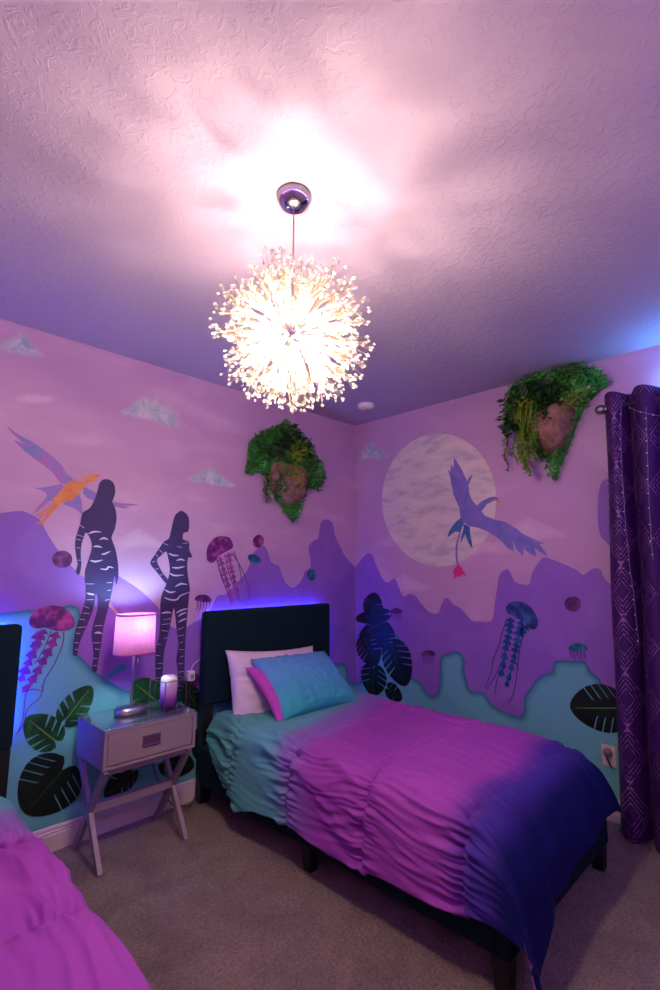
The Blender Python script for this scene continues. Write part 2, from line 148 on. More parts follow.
  'o6': [(-1.868, 1.213), (-1.865, 1.199), (-1.857, 1.185), (-1.845, 1.175), (-1.831, 1.167), (-1.816, 1.164), (-1.801, 1.165), (-1.788, 1.171), (-1.777, 1.181), (-1.771, 1.194), (-1.770, 1.208), (-1.773, 1.223), (-1.781, 1.237), (-1.793, 1.248), (-1.807, 1.255), (-1.823, 1.258), (-1.837, 1.256), (-1.851, 1.250), (-1.861, 1.240), (-1.867, 1.227)],
  'k4': [(-1.888, 0.942), (-1.885, 0.939), (-1.877, 0.935), (-1.864, 0.932), (-1.848, 0.929), (-1.830, 0.926), (-1.813, 0.925), (-1.796, 0.924), (-1.784, 0.925), (-1.775, 0.927), (-1.773, 0.930), (-1.776, 0.942), (-1.786, 0.954), (-1.799, 0.964), (-1.816, 0.972), (-1.834, 0.975), (-1.851, 0.975), (-1.867, 0.971), (-1.879, 0.964), (-1.886, 0.954)],
  'moon': [(-1.347, 1.916), (-1.319, 1.770), (-1.250, 1.641), (-1.145, 1.538), (-1.011, 1.471), (-0.857, 1.447), (-0.696, 1.473), (-0.543, 1.551), (-0.417, 1.676), (-0.334, 1.837), (-0.306, 2.017), (-0.341, 2.193), (-0.432, 2.342), (-0.568, 2.448), (-0.729, 2.498), (-0.896, 2.493), (-1.052, 2.437), (-1.182, 2.339), (-1.278, 2.212), (-1.334, 2.067)],
  'leaf_j': [(-0.176, 1.060), (-0.225, 1.228), (-0.311, 1.151)],
  'leaf_k': [(-0.318, 1.053), (0.014, 0.993), (-0.151, 0.961)],
  'leaf_l': [(-0.275, 0.981), (-0.034, 0.850), (-0.212, 0.878)],
  'leaf_m': [(-0.316, 0.808), (-0.335, 0.994), (-0.429, 0.909)],
  'leaf_n': [(-0.101, 0.833), (-0.223, 0.633), (-0.303, 0.761)],
  'leaf_o': [(-0.396, 0.794), (-0.522, 0.516), (-0.608, 0.667)],
  'leaf_p': [(-0.192, 0.601), (-0.180, 0.384), (-0.048, 0.454)],
  'leaf_q': [(-0.345, 0.467), (-0.478, 0.408), (-0.453, 0.495)],
  'leaf_r': [(-2.026, 0.629), (-1.761, 0.580), (-1.930, 0.745)],
  'c4': [(0.003, 2.428), (-0.083, 2.516), (-0.191, 2.571), (-0.303, 2.478), (-0.433, 2.377), (-0.345, 2.364), (-0.176, 2.390), (-0.033, 2.394)],
  'c7': [(-0.730, 1.561), (-1.002, 1.660), (-1.194, 1.710), (-1.395, 1.629), (-1.580, 1.541), (-1.353, 1.518), (-0.996, 1.525)],
  'c8': [(-0.214, 1.234), (-0.377, 1.321), (-0.533, 1.420), (-0.676, 1.342), (-0.856, 1.269), (-0.577, 1.230)],
  'c9': [(-1.206, 1.636), (-1.400, 1.712), (-1.568, 1.791), (-1.710, 1.721), (-1.861, 1.635), (-1.638, 1.605)],
  'rock2_out': [(-2.022, 2.711), (-2.082, 2.660), (-2.131, 2.572), (-2.056, 2.524), (-1.988, 2.461), (-1.922, 2.341), (-1.873, 2.225), (-1.824, 2.134), (-1.804, 2.092), (-1.770, 2.010), (-1.750, 2.063), (-1.739, 2.156), (-1.668, 2.177), (-1.602, 2.312), (-1.579, 2.413), (-1.492, 2.431), (-1.479, 2.553), (-1.515, 2.664), (-1.557, 2.713), (-1.655, 2.736), (-1.803, 2.742), (-1.924, 2.729)],
  'rock2_stone': [(-1.633, 2.421), (-1.677, 2.472), (-1.750, 2.480), (-1.831, 2.493), (-1.909, 2.522), (-1.956, 2.474), (-1.938, 2.401), (-1.895, 2.301), (-1.836, 2.186), (-1.774, 2.160), (-1.706, 2.203), (-1.657, 2.301)],
 },
}
import bpy, bmesh, math, random
import numpy as np
from mathutils import Vector, Matrix, noise
from mathutils.geometry import tessellate_polygon

sc = bpy.context.scene
COL = sc.collection
PI = math.pi
H = 2.74
RX0, RY0 = -4.55, -3.75          # far ends of the room
rnd = random.Random(7)

# ------------------------------------------------------------------ helpers
def lin(c):
    return tuple((v/255/12.92 if v/255 <= .04045 else ((v/255+.055)/1.055)**2.4) for v in c)

def tag(o, label=None, cat=None, group=None, kind=None):
    if label: o['label'] = label
    if cat: o['category'] = cat
    if group: o['group'] = group
    if kind: o['kind'] = kind
    return o

def empty(name, loc=(0, 0, 0), label=None, cat=None, group=None, rz=0):
    o = bpy.data.objects.new(name, None)
    COL.objects.link(o)
    o.location = loc
    o.rotation_euler = (0, 0, rz)
    o.empty_display_size = .1
    return tag(o, label, cat, group)

def link(name, me, m=None, parent=None, loc=None):
    o = bpy.data.objects.new(name, me)
    COL.objects.link(o)
    if m is not None:
        for k in (m if isinstance(m, (list, tuple)) else [m]):
            me.materials.append(k)
    if parent: o.parent = parent
    if loc is not None: o.location = loc
    return o

def build(name, bm, m, parent=None, smooth=False, loc=None):
    me = bpy.data.meshes.new(name)
    bm.to_mesh(me); bm.free()
    if smooth:
        for p in me.polygons: p.use_smooth = True
    return link(name, me, m, parent, loc)

def mesh_from(name, verts, faces, m, parent=None, smooth=False, loc=None):
    me = bpy.data.meshes.new(name)
    me.from_pydata([tuple(map(float, v)) for v in verts], [], faces)
    me.update()
    if smooth:
        for p in me.polygons: p.use_smooth = True
    return link(name, me, m, parent, loc)

def bevel(o, w, seg=2):
    b = o.modifiers.new('bevel', 'BEVEL'); b.width = w; b.segments = seg; b.limit_method = 'ANGLE'
    return o

def add_box(bm, lo, hi, mat_=None):
    lo, hi = Vector(lo), Vector(hi)
    c, s = (lo+hi)/2, hi-lo
    M = Matrix.Translation(c) @ Matrix.Diagonal((s.x, s.y, s.z, 1))
    if mat_ is not None: M = mat_ @ M
    bmesh.ops.create_cube(bm, size=1, matrix=M)

def box(name, lo, hi, m, parent=None, bev=0):
    bm = bmesh.new(); add_box(bm, lo, hi)
    o = build(name, bm, m, parent)
    if bev: bevel(o, bev)
    return o

def add_beam(bm, a, b, w, h, up=(0, 0, 1)):
    """rectangular bar from a to b, w across, h along the up direction"""
    a, b = Vector(a), Vector(b)
    d = (b-a).normalized(); u = Vector(up)
    x = d.cross(u).normalized(); u = x.cross(d).normalized()
    vs = []
    for p in (a, b):
        for sx, su in ((-1, -1), (1, -1), (1, 1), (-1, 1)):
            vs.append(bm.verts.new(p + x*sx*w/2 + u*su*h/2))
    q = vs
    for f in ((0, 1, 2, 3), (7, 6, 5, 4), (0, 4, 5, 1), (1, 5, 6, 2), (2, 6, 7, 3), (3, 7, 4, 0)):
        bm.faces.new([q[i] for i in f])
    bmesh.ops.recalc_face_normals(bm, faces=bm.faces[:])

def add_tube(bm, pts, r, n=8, cap=True):
    pts = [Vector(p) for p in pts]
    rings = []
    ref = Vector((.31, .17, .93))
    for i, p in enumerate(pts):
        d = (pts[min(i+1, len(pts)-1)] - pts[max(i-1, 0)]).normalized()
        if abs(d.dot(ref)) > .95: ref = Vector((.9, .3, .1))
        x = d.cross(ref).normalized(); y = d.cross(x)
        rr = r[i] if isinstance(r, (list, tuple)) else r
        rings.append([bm.verts.new(p + (x*math.cos(2*PI*k/n) + y*math.sin(2*PI*k/n))*rr) for k in range(n)])
    for a, b in zip(rings, rings[1:]):
        for k in range(n):
            bm.faces.new((a[k], a[(k+1) % n], b[(k+1) % n], b[k]))
    if cap:
        bm.faces.new(rings[0][::-1]); bm.faces.new(rings[-1])

def add_lathe(bm, prof, n=32, ex=2.0, sx=1.0, sy=1.0, c=(0, 0, 0), closed=True):
    """prof: list of (radius, z); ex>2 gives a rounded-square outline"""
    rings = []
    for r, z in prof:
        ring = []
        for k in range(n):
            t = 2*PI*k/n
            cx, sy_ = math.cos(t), math.sin(t)
            f = (abs(cx)**ex + abs(sy_)**ex)**(-1/ex)
            ring.append(bm.verts.new((c[0]+r*sx*cx*f, c[1]+r*sy*sy_*f, c[2]+z)))
        rings.append(ring)
    for a, b in zip(rings, rings[1:]):
        for k in range(n):
            bm.faces.new((a[k], a[(k+1) % n], b[(k+1) % n], b[k]))
    if closed:
        bm.faces.new(rings[0][::-1]); bm.faces.new(rings[-1])

def crom(pts, n=4, closed=True):
    P = [Vector(p) for p in pts]; out = []; N = len(P)
    rng = range(N) if closed else range(N-1)
    for i in rng:
        if closed: a, b, c, d = P[i-1], P[i], P[(i+1) % N], P[(i+2) % N]
        else: a, b, c, d = P[max(i-1, 0)], P[i], P[i+1], P[min(i+2, N-1)]
        for k in range(n):
            t = k/n
            out.append(.5*((2*b) + (c-a)*t + (2*a-5*b+4*c-d)*t*t + (3*b-a-3*c+d)*t**3))
    if not closed: out.append(P[-1])
    return out

def wall_pt(w, p, d):
    """point on a painted wall: w='B' headboard wall (y=0), 'R' moon wall (x=0); d = distance in front of it"""
    return Vector((p[0], -d, p[1])) if w == 'B' else Vector((-d, p[0], p[1]))

def flat_shape(name, w, polys, d0, d1, m, parent=None, stag=0.):
    """solid flat shapes between depth d0 and d1 in front of the wall"""
    V, F = [], []
    for kk, poly in enumerate(polys):
        poly = [Vector((p[0], p[1])) for p in poly]
        d1_ = d1+kk*stag
        area = sum(poly[i-1].x*poly[i].y - poly[i].x*poly[i-1].y for i in range(len(poly)))
        if area < 0: poly = poly[::-1]
        n = len(poly); o = len(V)
        V += [wall_pt(w, p, d1_) for p in poly] + [wall_pt(w, p, d0) for p in poly]
        for t in tessellate_polygon([[Vector((p.x, p.y, 0)) for p in poly]]):
            F.append(tuple(o+i for i in t))
        for i in range(n):
            j = (i+1) % n
            F.append((o+i, o+n+i, o+n+j, o+j))
    o = mesh_from(name, V, F, m, parent)
    bm = bmesh.new(); bm.from_mesh(o.data)
    bmesh.ops.recalc_face_normals(bm, faces=bm.faces[:])
    bm.to_mesh(o.data); bm.free()
    return o

def stroke(pts, w0, w1=None, n=5, taper=True):
    """closed outline of a brush stroke along pts"""
    P = crom(pts, n, False) if len(pts) > 2 else [Vector(p) for p in pts]
    L, R = [], []; N = len(P)
    for i, p in enumerate(P):
        d = (P[min(i+1, N-1)] - P[max(i-1, 0)]).normalized(); nn = Vector((-d.y, d.x))
        t = i/(N-1)
        w = w0 if w1 is None else w0+(w1-w0)*t
        if taper: w *= max(.25, math.sin(PI*(.08+.84*t)))
        L.append(p+nn*w/2); R.append(p-nn*w/2)
    return L + R[::-1]

# ------------------------------------------------------------------ materials
MAT = {}
class NB:
    def __init__(s, name):
        s.m = bpy.data.materials.new(name); s.m.use_nodes = True
        s.t = s.m.node_tree; s.t.nodes.clear()
        s.out = s.t.nodes.new('ShaderNodeOutputMaterial')
    def n(s, typ, **kw):
        nd = s.t.nodes.new(typ)
        ins = kw.pop('ins', {})
        for k, v in kw.items(): setattr(nd, k, v)
        for k, v in ins.items():
            if hasattr(v, 'is_linked') or hasattr(v, 'links'): s.t.links.new(v, nd.inputs[k])
            else: nd.inputs[k].default_value = v
        return nd
    def l(s, a, b): s.t.links.new(a, b)
    def math(s, op, a, b=None, c=None):
        nd = s.t.nodes.new('ShaderNodeMath'); nd.operation = op
        for i, v in enumerate((a, b, c)):
            if v is None: continue
            if isinstance(v, (int, float)): nd.inputs[i].default_value = v
            else: s.l(v, nd.inputs[i])
        return nd.outputs[0]
    def ramp(s, fac, stops, interp='LINEAR'):
        nd = s.t.nodes.new('ShaderNodeValToRGB'); r = nd.color_ramp; r.interpolation = interp
        r.elements[0].position = stops[0][0]; r.elements[1].position = 1.0
        r.elements[0].color = (*stops[0][1], 1)
        for p, c in stops[1:-1]: r.elements.new(p).color = (*c, 1)
        e = r.elements[len(r.elements)-1]; e.position = stops[-1][0]; e.color = (*stops[-1][1], 1)
        s.l(fac, nd.inputs[0]); return nd.outputs[0]
    def mix(s, f, a, b):
        nd = s.t.nodes.new('ShaderNodeMix'); nd.data_type = 'RGBA'
        for i, v in ((0, f), (6, a), (7, b)):
            if isinstance(v, (int, float)): nd.inputs[i].default_value = v
            elif isinstance(v, tuple): nd.inputs[i].default_value = (*v, 1)
            else: s.l(v, nd.inputs[i])
        return nd.outputs[2]
    def noise(s, scale, detail=3, rough=.5, vec=None, dist=0):
        nd = s.n('ShaderNodeTexNoise', ins={'Scale': scale, 'Detail': detail, 'Roughness': rough, 'Distortion': dist})
        if vec is None: vec = s.coord('Object')
        s.l(vec, nd.inputs['Vector']); return nd.outputs['Fac']
    def coord(s, which): return s.n('ShaderNodeTexCoord').outputs[which]
    def map(s, vec, sc_=(1, 1, 1)):
        nd = s.n('ShaderNodeMapping', ins={'Scale': sc_}); s.l(vec, nd.inputs['Vector']); return nd.outputs[0]
    def bsdf(s, col, rough=.6, metal=0, bump=None, dist=.002, strength=1, spec=.5, **kw):
        p = s.n('ShaderNodeBsdfPrincipled')
        for k, v in (('Base Color', col), ('Roughness', rough), ('Metallic', metal), ('Specular IOR Level', spec)):
            if isinstance(v, tuple): p.inputs[k].default_value = (*v, 1)
            elif isinstance(v, (int, float)): p.inputs[k].default_value = v
            else: s.l(v, p.inputs[k])
        for k, v in kw.items():
            p.inputs[k.replace('_', ' ')].default_value = v
        if bump is not None:
            b = s.n('ShaderNodeBump', ins={'Strength': strength, 'Distance': dist}); s.l(bump, b.inputs['Height'])
            s.l(b.outputs[0], p.inputs['Normal'])
        s.l(p.outputs[0], s.out.inputs[0]); return p

def plain(name, c, rough=.6, metal=0, var=.12, vs=18, bump=0, spec=.5, bs=None, **kw):
    """one colour with a small procedural variation"""
    if name in MAT: return MAT[name]
    b = NB(name); c = lin(c)
    f = b.noise(vs, 4)
    a = tuple(v*(1-var) for v in c); d = tuple(min(1, v*(1+var)) for v in c)
    col = b.mix(f, a, d)
    b.bsdf(col, rough, metal, bump=b.noise(bs or vs*6, 2) if bump else None, dist=bump or .001, spec=spec, **kw)
    MAT[name] = b.m; return b.m

def emit(name, c, strength):
    b = NB(name)
    e = b.n('ShaderNodeEmission', ins={'Color': (*c, 1), 'Strength': strength})
    b.l(e.outputs[0], b.out.inputs[0]); return b.m

def two_tone(name, c1, c2, scale=6, lo=.4, hi=.6, rough=.75, stretch=(1, 1, 1), spec=.3):
    b = NB(name)
    f = b.noise(scale, 4, .6, b.map(b.coord('Object'), stretch), .4)
    b.bsdf(b.ramp(f, [(lo, lin(c1)), (hi, lin(c2))]), rough, spec=spec); return b.m

# wall paint: pink lavender sky with faint streaks of cloud
def m_sky():
    b = NB('sky_paint'); v = b.coord('Object')
    f = b.noise(1.6, 5, .55, b.map(v, (1, 1, 2.4)), .3)
    c = b.ramp(f, [(.3, lin(SKY1)), (.55, lin(SKY2)), (.72, lin(SKY3))])
    b.bsdf(c, .62, bump=b.noise(220, 2), dist=.0006, spec=.3); return b.m
SKY1, SKY2, SKY3 = (186, 146, 186), (195, 155, 193), (206, 170, 202)
def m_ceiling():
    b = NB('textured_ceiling_paint'); v = b.coord('Object')
    n1 = b.noise(26, 3, .55, v, 1.2)
    n2 = b.noise(90, 2, .5, v)
    k = b.ramp(n1, [(.50, (0, 0, 0)), (.60, (1, 1, 1))])
    h = b.math('ADD', k, b.math('MULTIPLY', n2, .25))
    b.bsdf(lin((182, 164, 194)), .8, bump=h, dist=.0035, strength=.42, spec=.2); return b.m
def m_carpet():
    b = NB('cut_pile_carpet'); v = b.coord('Object')
    n1 = b.noise(5, 4, .6, v, .6); n2 = b.ramp(b.noise(75, 4, .75, v), [(.36, (0, 0, 0)), (.64, (1, 1, 1))]); n3 = b.noise(60, 3, .6, v)
    c = b.ramp(n1, [(.35, lin((184, 164, 152))), (.65, lin((212, 190, 176)))])
    c = b.mix(b.math('MULTIPLY', n2, .55), c, lin((116, 98, 90)))
    h = b.math('ADD', n2, b.math('MULTIPLY', n3, 1.2))
    b.bsdf(c, .95, bump=h, dist=.012, spec=.1); return b.m
def m_hill():
    b = NB('teal_hill_paint')
    a = b.n('ShaderNodeAttribute', attribute_name='rim').outputs['Fac']
    f = b.noise(7, 3)
    c1 = b.mix(f, lin((98, 178, 184)), lin((112, 188, 192)))
    s = b.ramp(a, [(0, (0, 0, 0)), (.55, (.45, .45, .45)), (1, (1, 1, 1))])
    b.bsdf(b.mix(s, c1, lin((28, 108, 132))), .62, spec=.3); return b.m
def sky_colour(b):
    f = b.noise(1.6, 5, .55, b.map(b.coord('Object'), (1, 1, 2.4)), .3)
    return b.ramp(f, [(.3, lin(SKY1)), (.55, lin(SKY2)), (.72, lin(SKY3))])
def cloud_cover(b, k, mx):
    a = b.n('ShaderNodeAttribute', attribute_name='rim').outputs['Fac']
    f = b.noise(11, 5, .6, b.map(b.coord('Object'), (1, 1, 1.6)), .6)
    al = b.math('ADD', b.math('MULTIPLY', b.math('SUBTRACT', 1, b.math('POWER', a, 1.4)), k), b.math('MULTIPLY', b.math('SUBTRACT', f, .5), 1.6))
    al = b.math('MULTIPLY', b.n('ShaderNodeClamp', ins={0: al}).outputs[0], mx)
    return b.math('MULTIPLY', al, b.ramp(a, [(.75, (1, 1, 1)), (1, (0, 0, 0))]))
def m_cloud():
    b = NB('cloud_paint')
    g = b.noise(17, 4, .65, None, 1)
    c = b.ramp(g, [(.36, lin((138, 172, 182))), (.52, lin((182, 190, 200))), (.66, lin((218, 198, 214)))])
    b.bsdf(b.mix(cloud_cover(b, 1.7, .9), sky_colour(b), c), .62, spec=.3); return b.m
def m_cloud_faint():
    b = NB('faint_cloud_paint')
    b.bsdf(b.mix(cloud_cover(b, 1.2, .6), sky_colour(b), lin((222, 190, 212))), .62, spec=.3); return b.m
def m_moon():
    b = NB('moon_paint')
    v = b.map(b.coord('Object'), (1, 1.6, 5))
    f = b.noise(2.6, 5, .6, v, .5)
    b.bsdf(b.ramp(f, [(.34, lin((186, 174, 186))), (.48, lin((212, 198, 198))), (.66, lin((226, 208, 202)))]), .65, spec=.3); return b.m

def m_comforter():
    b = NB('ombre_comforter_cotton')
    uv = b.coord('UV'); sp = b.n('ShaderNodeSeparateXYZ'); b.l(uv, sp.inputs[0])
    n = b.noise(3.2, 3, .5, uv)
    t = b.math('ADD', sp.outputs['Y'], b.math('MULTIPLY', b.math('SUBTRACT', n, .5), .16))
    t = b.math('SUBTRACT', t, b.math('MULTIPLY', sp.outputs['X'], b.math('SUBTRACT', .46, b.math('MULTIPLY', sp.outputs['Y'], .22))))
    t = b.math('DIVIDE', t, 2.6)
    c = b.ramp(t, [(.0, lin((92, 168, 160))), (.19, lin((92, 164, 170))), (.265, lin((136, 100, 176))), (.34, lin((156, 66, 168))), (.635, lin((158, 68, 170))), (.70, lin((66, 46, 142))), (.755, lin((6, 14, 84))), (1, lin((4, 9, 66)))], 'EASE')
    w = b.noise(420, 2, .5, uv)
    b.bsdf(c, .78, bump=w, dist=.0006, spec=.25); return b.m
def m_sham():
    b = NB('ombre_sham_cotton')
    sp = b.n('ShaderNodeSeparateXYZ'); b.l(b.coord('Generated'), sp.inputs[0])
    n = b.noise(8, 3)
    t = b.math('ADD', sp.outputs['Y'], b.math('MULTIPLY', b.math('SUBTRACT', n, .5), .25))
    c = b.ramp(t, [(.1, lin((64, 176, 184))), (.55, lin((88, 164, 210))), (1, lin((98, 150, 212)))])
    b.bsdf(c, .8, spec=.2); return b.m
def m_curtain():
    b = NB('purple_curtain_with_foil_diamonds')
    uv = b.coord('UV'); sp = b.n('ShaderNodeSeparateXYZ'); b.l(uv, sp.inputs[0])
    PU, PV = .20, .29
    def saw(x, p, off=0):   # distance from cell centre, 0..1
        f = b.math('FRACT', b.math('ADD', b.math('DIVIDE', x, p), off))
        return b.math('ABSOLUTE', b.math('SUBTRACT', b.math('MULTIPLY', f, 2), 1))
    u, v = saw(sp.outputs['X'], PU), saw(sp.outputs['Y'], PV)
    d = b.math('ADD', u, v)                           # 0 centre, 1 diamond edge
    ln = b.math('FRACT', b.math('MULTIPLY', d, 5.2))
    line = b.math('LESS_THAN', ln, .15)
    band = b.math('MULTIPLY', b.math('GREATER_THAN', d, .34), b.math('LESS_THAN', d, 1.06))
    foil = b.math('MULTIPLY', line, band)
    pinch = b.math('MULTIPLY', b.math('GREATER_THAN', v, .84), b.math('LESS_THAN', u, b.math('SUBTRACT', 1.04, v)))
    gap = b.math('LESS_THAN', b.math('FRACT', b.math('MULTIPLY', sp.outputs['X'], 170)), .55)
    foil = b.math('MAXIMUM', foil, b.math('MULTIPLY', pinch, gap))
    worn = b.math('GREATER_THAN', b.noise(40, 4, .7, uv), .45)
    foil = b.math('MULTIPLY', foil, worn)
    f2 = b.noise(9, 3, .5, uv)
    base = b.mix(f2, lin((48, 12, 74)), lin((66, 20, 96)))
    col = b.mix(foil, base, lin((164, 122, 176)))
    rough = b.math('SUBTRACT', .6, b.math('MULTIPLY', foil, .28))
    p = b.bsdf(col, rough, b.math('MULTIPLY', foil, .35), bump=b.noise(300, 2, .5, uv), dist=.0005, spec=.3)
    return b.m
def m_crystal():
    b = NB('clear_crystal')
    tr = b.n('ShaderNodeBsdfTransparent', ins={'Color': (.97, .95, .93, 1)})
    gl = b.n('ShaderNodeBsdfGlossy', ins={'Color': (1, .98, .96, 1), 'Roughness': .12})
    tl = b.n('ShaderNodeBsdfTranslucent', ins={'Color': (.98, .95, .92, 1)})
    m1 = b.n('ShaderNodeMixShader', ins={0: .55}); b.l(gl.outputs[0], m1.inputs[1]); b.l(tl.outputs[0], m1.inputs[2])
    f = b.noise(90, 1)
    k = b.ramp(f, [(.4, (.55, .55, .55)), (.6, (.9, .9, .9))])
    m2 = b.n('ShaderNodeMixShader'); b.l(k, m2.inputs[0]); b.l(tr.outputs[0], m2.inputs[1]); b.l(m1.outputs[0], m2.inputs[2])
    b.l(m2.outputs[0], b.out.inputs[0]); return b.m
def m_glass(name='thin_glass', tint=(.93, .97, .96), refl=.14, rough=.03):
    b = NB(name)
    tr = b.n('ShaderNodeBsdfTransparent', ins={'Color': (*tint, 1)})
    gl = b.n('ShaderNodeBsdfGlossy', ins={'Color': (1, 1, 1, 1), 'Roughness': rough})
    fr = b.n('ShaderNodeLayerWeight', ins={'Blend': .5})
    k = b.math('ADD', b.math('MULTIPLY', b.math('POWER', fr.outputs['Facing'], 5.0), .8), refl)
    mx = b.n('ShaderNodeMixShader'); b.l(k, mx.inputs[0]); b.l(tr.outputs[0], mx.inputs[1]); b.l(gl.outputs[0], mx.inputs[2])
    b.l(mx.outputs[0], b.out.inputs[0]); return b.m
def m_shade():
    b = NB('pink_linen_shade')
    v = b.coord('Object')
    w1 = b.noise(60, 2, .6, b.map(v, (1, 1, 14))); w2 = b.noise(60, 2, .6, b.map(v, (9, 9, .7)))
    w = b.math('MULTIPLY', b.math('ADD', w1, w2), .5)
    c = b.ramp(w, [(.35, lin((124, 46, 76))), (.65, lin((158, 72, 98)))])
    df = b.n('ShaderNodeBsdfDiffuse'); tl = b.n('ShaderNodeBsdfTranslucent')
    b.l(c, df.inputs[0]); b.l(c, tl.inputs[0])
    mx = b.n('ShaderNodeMixShader', ins={0: .5}); b.l(df.outputs[0], mx.inputs[1]); b.l(tl.outputs[0], mx.inputs[2])
    b.l(mx.outputs[0], b.out.inputs[0]); return b.m
def m_candle():
    b = NB('ombre_candle_wax')
    sp = b.n('ShaderNodeSeparateXYZ'); b.l(b.coord('Generated'), sp.inputs[0])
    t = b.math('ADD', sp.outputs['Z'], b.math('MULTIPLY', b.math('SUBTRACT', b.noise(40, 3), .5), .12))
    c = b.ramp(t, [(.06, lin((104, 28, 120))), (.3, lin((176, 84, 186))), (.5, lin((226, 160, 220))), (.72, lin((240, 206, 232))), (.95, lin((246, 232, 238)))])
    b.bsdf(c, .5, Subsurface_Weight=.3, Subsurface_Radius=(.02, .012, .015)); return b.m
def m_stone():
    b = NB('carved_foam_stone')
    f = b.noise(9, 5, .6, None, .5)
    c = b.ramp(f, [(.35, lin((122, 92, 78))), (.6, lin((172, 132, 110)))])
    h = b.math('ADD', b.noise(14, 5, .6, None, 1.5), b.math('MULTIPLY', b.noise(70, 3), .3))
    b.bsdf(c, .9, bump=h, dist=.03, spec=.15); return b.m
def m_velvet():
    b = NB('dark_teal_upholstery')
    n = b.noise(380, 2, .6)
    b.bsdf(b.mix(n, lin((5, 28, 36)), lin((10, 40, 48))), .85, bump=n, dist=.0008, spec=.2); return b.m

M_SKY, M_CEIL, M_CARPET, M_HILL = m_sky(), m_ceiling(), m_carpet(), m_hill()
M_MTN = two_tone('lavender_mountain_paint', (134, 92, 184), (150, 106, 196), 3.2, .3, .7, .62)
M_PLAINW = plain('plain_wall_paint', (196, 160, 200), .7)
M_TRIM = plain('cream_trim_paint', (226, 206, 200), .45, var=.03)
M_VELVET = m_velvet()
M_BLACK = plain('black_wood', (20, 18, 20), .5, var=.1)
M_CHROME = plain('polished_chrome', (220, 218, 224), .12, 1, var=.02)
M_NICKEL = plain('brushed_nickel', (176, 168, 170), .28, 1, var=.06, vs=60)
M_WHITEP = plain('white_plastic', (232, 224, 226), .4, var=.02)
M_DARKP = plain('dark_plastic', (44, 38, 44), .45, var=.05)
M_GREYP = plain('grey_painted_wood', (150, 132, 136), .42, var=.04, vs=9)
M_CORD = plain('dark_cord', (60, 50, 56), .5)
M_WIRE = plain('pale_wire', (150, 132, 150), .4, .2)
M_CRYSTAL, M_GLASS = m_crystal(), m_glass()

# ------------------------------------------------------------------ room shell
def struct(o): o['kind'] = 'structure'; return o
T = .12
struct(box('floor', (RX0, RY0, -.1), (0, 0, 0), M_CARPET))
struct(box('ceiling', (RX0, RY0, H), (0, 0, H+.1), M_CEIL))
wallB = struct(box('wall_back', (RX0-T, 0, -.1), (T, T, H+.1), M_SKY))
wallR = struct(box('wall_right', (0, RY0, -.1), (T, 0, H+.1), M_SKY))
struct(box('wall_left', (RX0-T, RY0, -.1), (RX0, 0, H+.1), M_PLAINW))
struct(box('wall_front', (RX0-T, RY0-T, -.1), (T, RY0, H+.1), M_PLAINW))

def baseboard(name, a, b, inward):
    prof = [(0, 0), (.016, 0), (.016, .078), (.0125, .084), (.0125, .094), (.009, .098), (.009, .108), (.005, .118), (0, .122)]
    a, b, n = Vector(a), Vector(b), Vector(inward)
    V, F = [], []
    for p in (a, b):
        V += [p + n*d + Vector((0, 0, z)) for d, z in prof]
    k = len(prof)
    for i in range(k-1): F.append((i, i+1, k+i+1, k+i))
    F += [tuple(range(k))[::-1], tuple(range(k, 2*k))]
    return struct(mesh_from(name, V, F, M_TRIM))
baseboard('baseboard_back', (RX0, 0, 0), (-.0165, 0, 0), (0, -1, 0))
baseboard('baseboard_right', (0, -.0, 0), (0, RY0, 0), (-1, 0, 0))
# window behind the curtain, on the moon wall
wx = struct(empty('window_1', (0, -2.95, 1.6)))
bm = bmesh.new()
for lo, hi in (((-.02, -.55, -.75), (.0, -.48, .75)), ((-.02, .48, -.75), (.0, .55, .75)), ((-.02, -.48, .68), (.0, .48, .75)), ((-.03, -.58, -.78), (.0, .58, -.72)), ((-.014, -.48, -.02), (0, .48, .02))):
    add_box(bm, lo, hi)
struct(build('window_frame', bm, M_TRIM, wx))
struct(box('window_pane', (-.006, -.48, -.72), (-.002, .48, .68), m_glass('night_pane', (.1, .12, .2), .1), wx))

# ------------------------------------------------------------------ mural: bands of landscape are part of the wall paint
def rim_strip(pts, w=.05):
    P = [Vector(p) for p in pts]; V, F, A = [], [], []
    inner = []
    for i, p in enumerate(P):
        d = (P[min(i+7, len(P)-1)] - P[max(i-7, 0)]).normalized()
        n = Vector((d.y, -d.x))
        if pts[-1].x < pts[0].x: n = -n
        inner.append(n)
    for i, p in enumerate(P):
        V += [p, p + inner[i]*w]; A += [1., 0.]
    for i in range(len(P)-1): F.append((2*i, 2*i+1, 2*i+3, 2*i+2))
    return V, F, A
def landscape(w, key, m, d, zlow, wall, name, rim=False, flip=False):
    pts = crom(MURAL[w][key], 4, False)
    poly = pts + [Vector((pts[-1].x, zlow)), Vector((pts[0].x, zlow))]
    o = struct(flat_shape(name, w, [poly], 0, d, m))
    o.parent = wall; o.matrix_parent_inverse = wall.matrix_world.inverted()
    if rim:
        V, F, A = rim_strip(pts if not flip else pts[::-1])
        if flip:
            V2 = []
            for i in range(0, len(V), 2):
                V2 += [V[i], V[i]*2 - V[i+1]]
            V = V2
        r = mesh_from('painted_hill_edge', [wall_pt(w, p, d+.0004) for p in V], F, m)
        at = r.data.attributes.new('rim', 'FLOAT', 'POINT')
        for i, a in enumerate(A): at.data[i].value = a
        r.parent = wall; struct(r)
    return o
for w, wall in (('B', wallB), ('R', wallR)):
    landscape(w, 'mtn_a', M_MTN, .0008, .3, wall, 'painted_mountain')
    landscape(w, 'hill', M_HILL, .0016, .1, wall, 'painted_hill', rim=True, flip=False)
o = struct(flat_shape('painted_mountain', 'R', [crom(MURAL['R']['mtn_patch'], 3)], 0, .0008, M_MTN)); o.parent = wallR
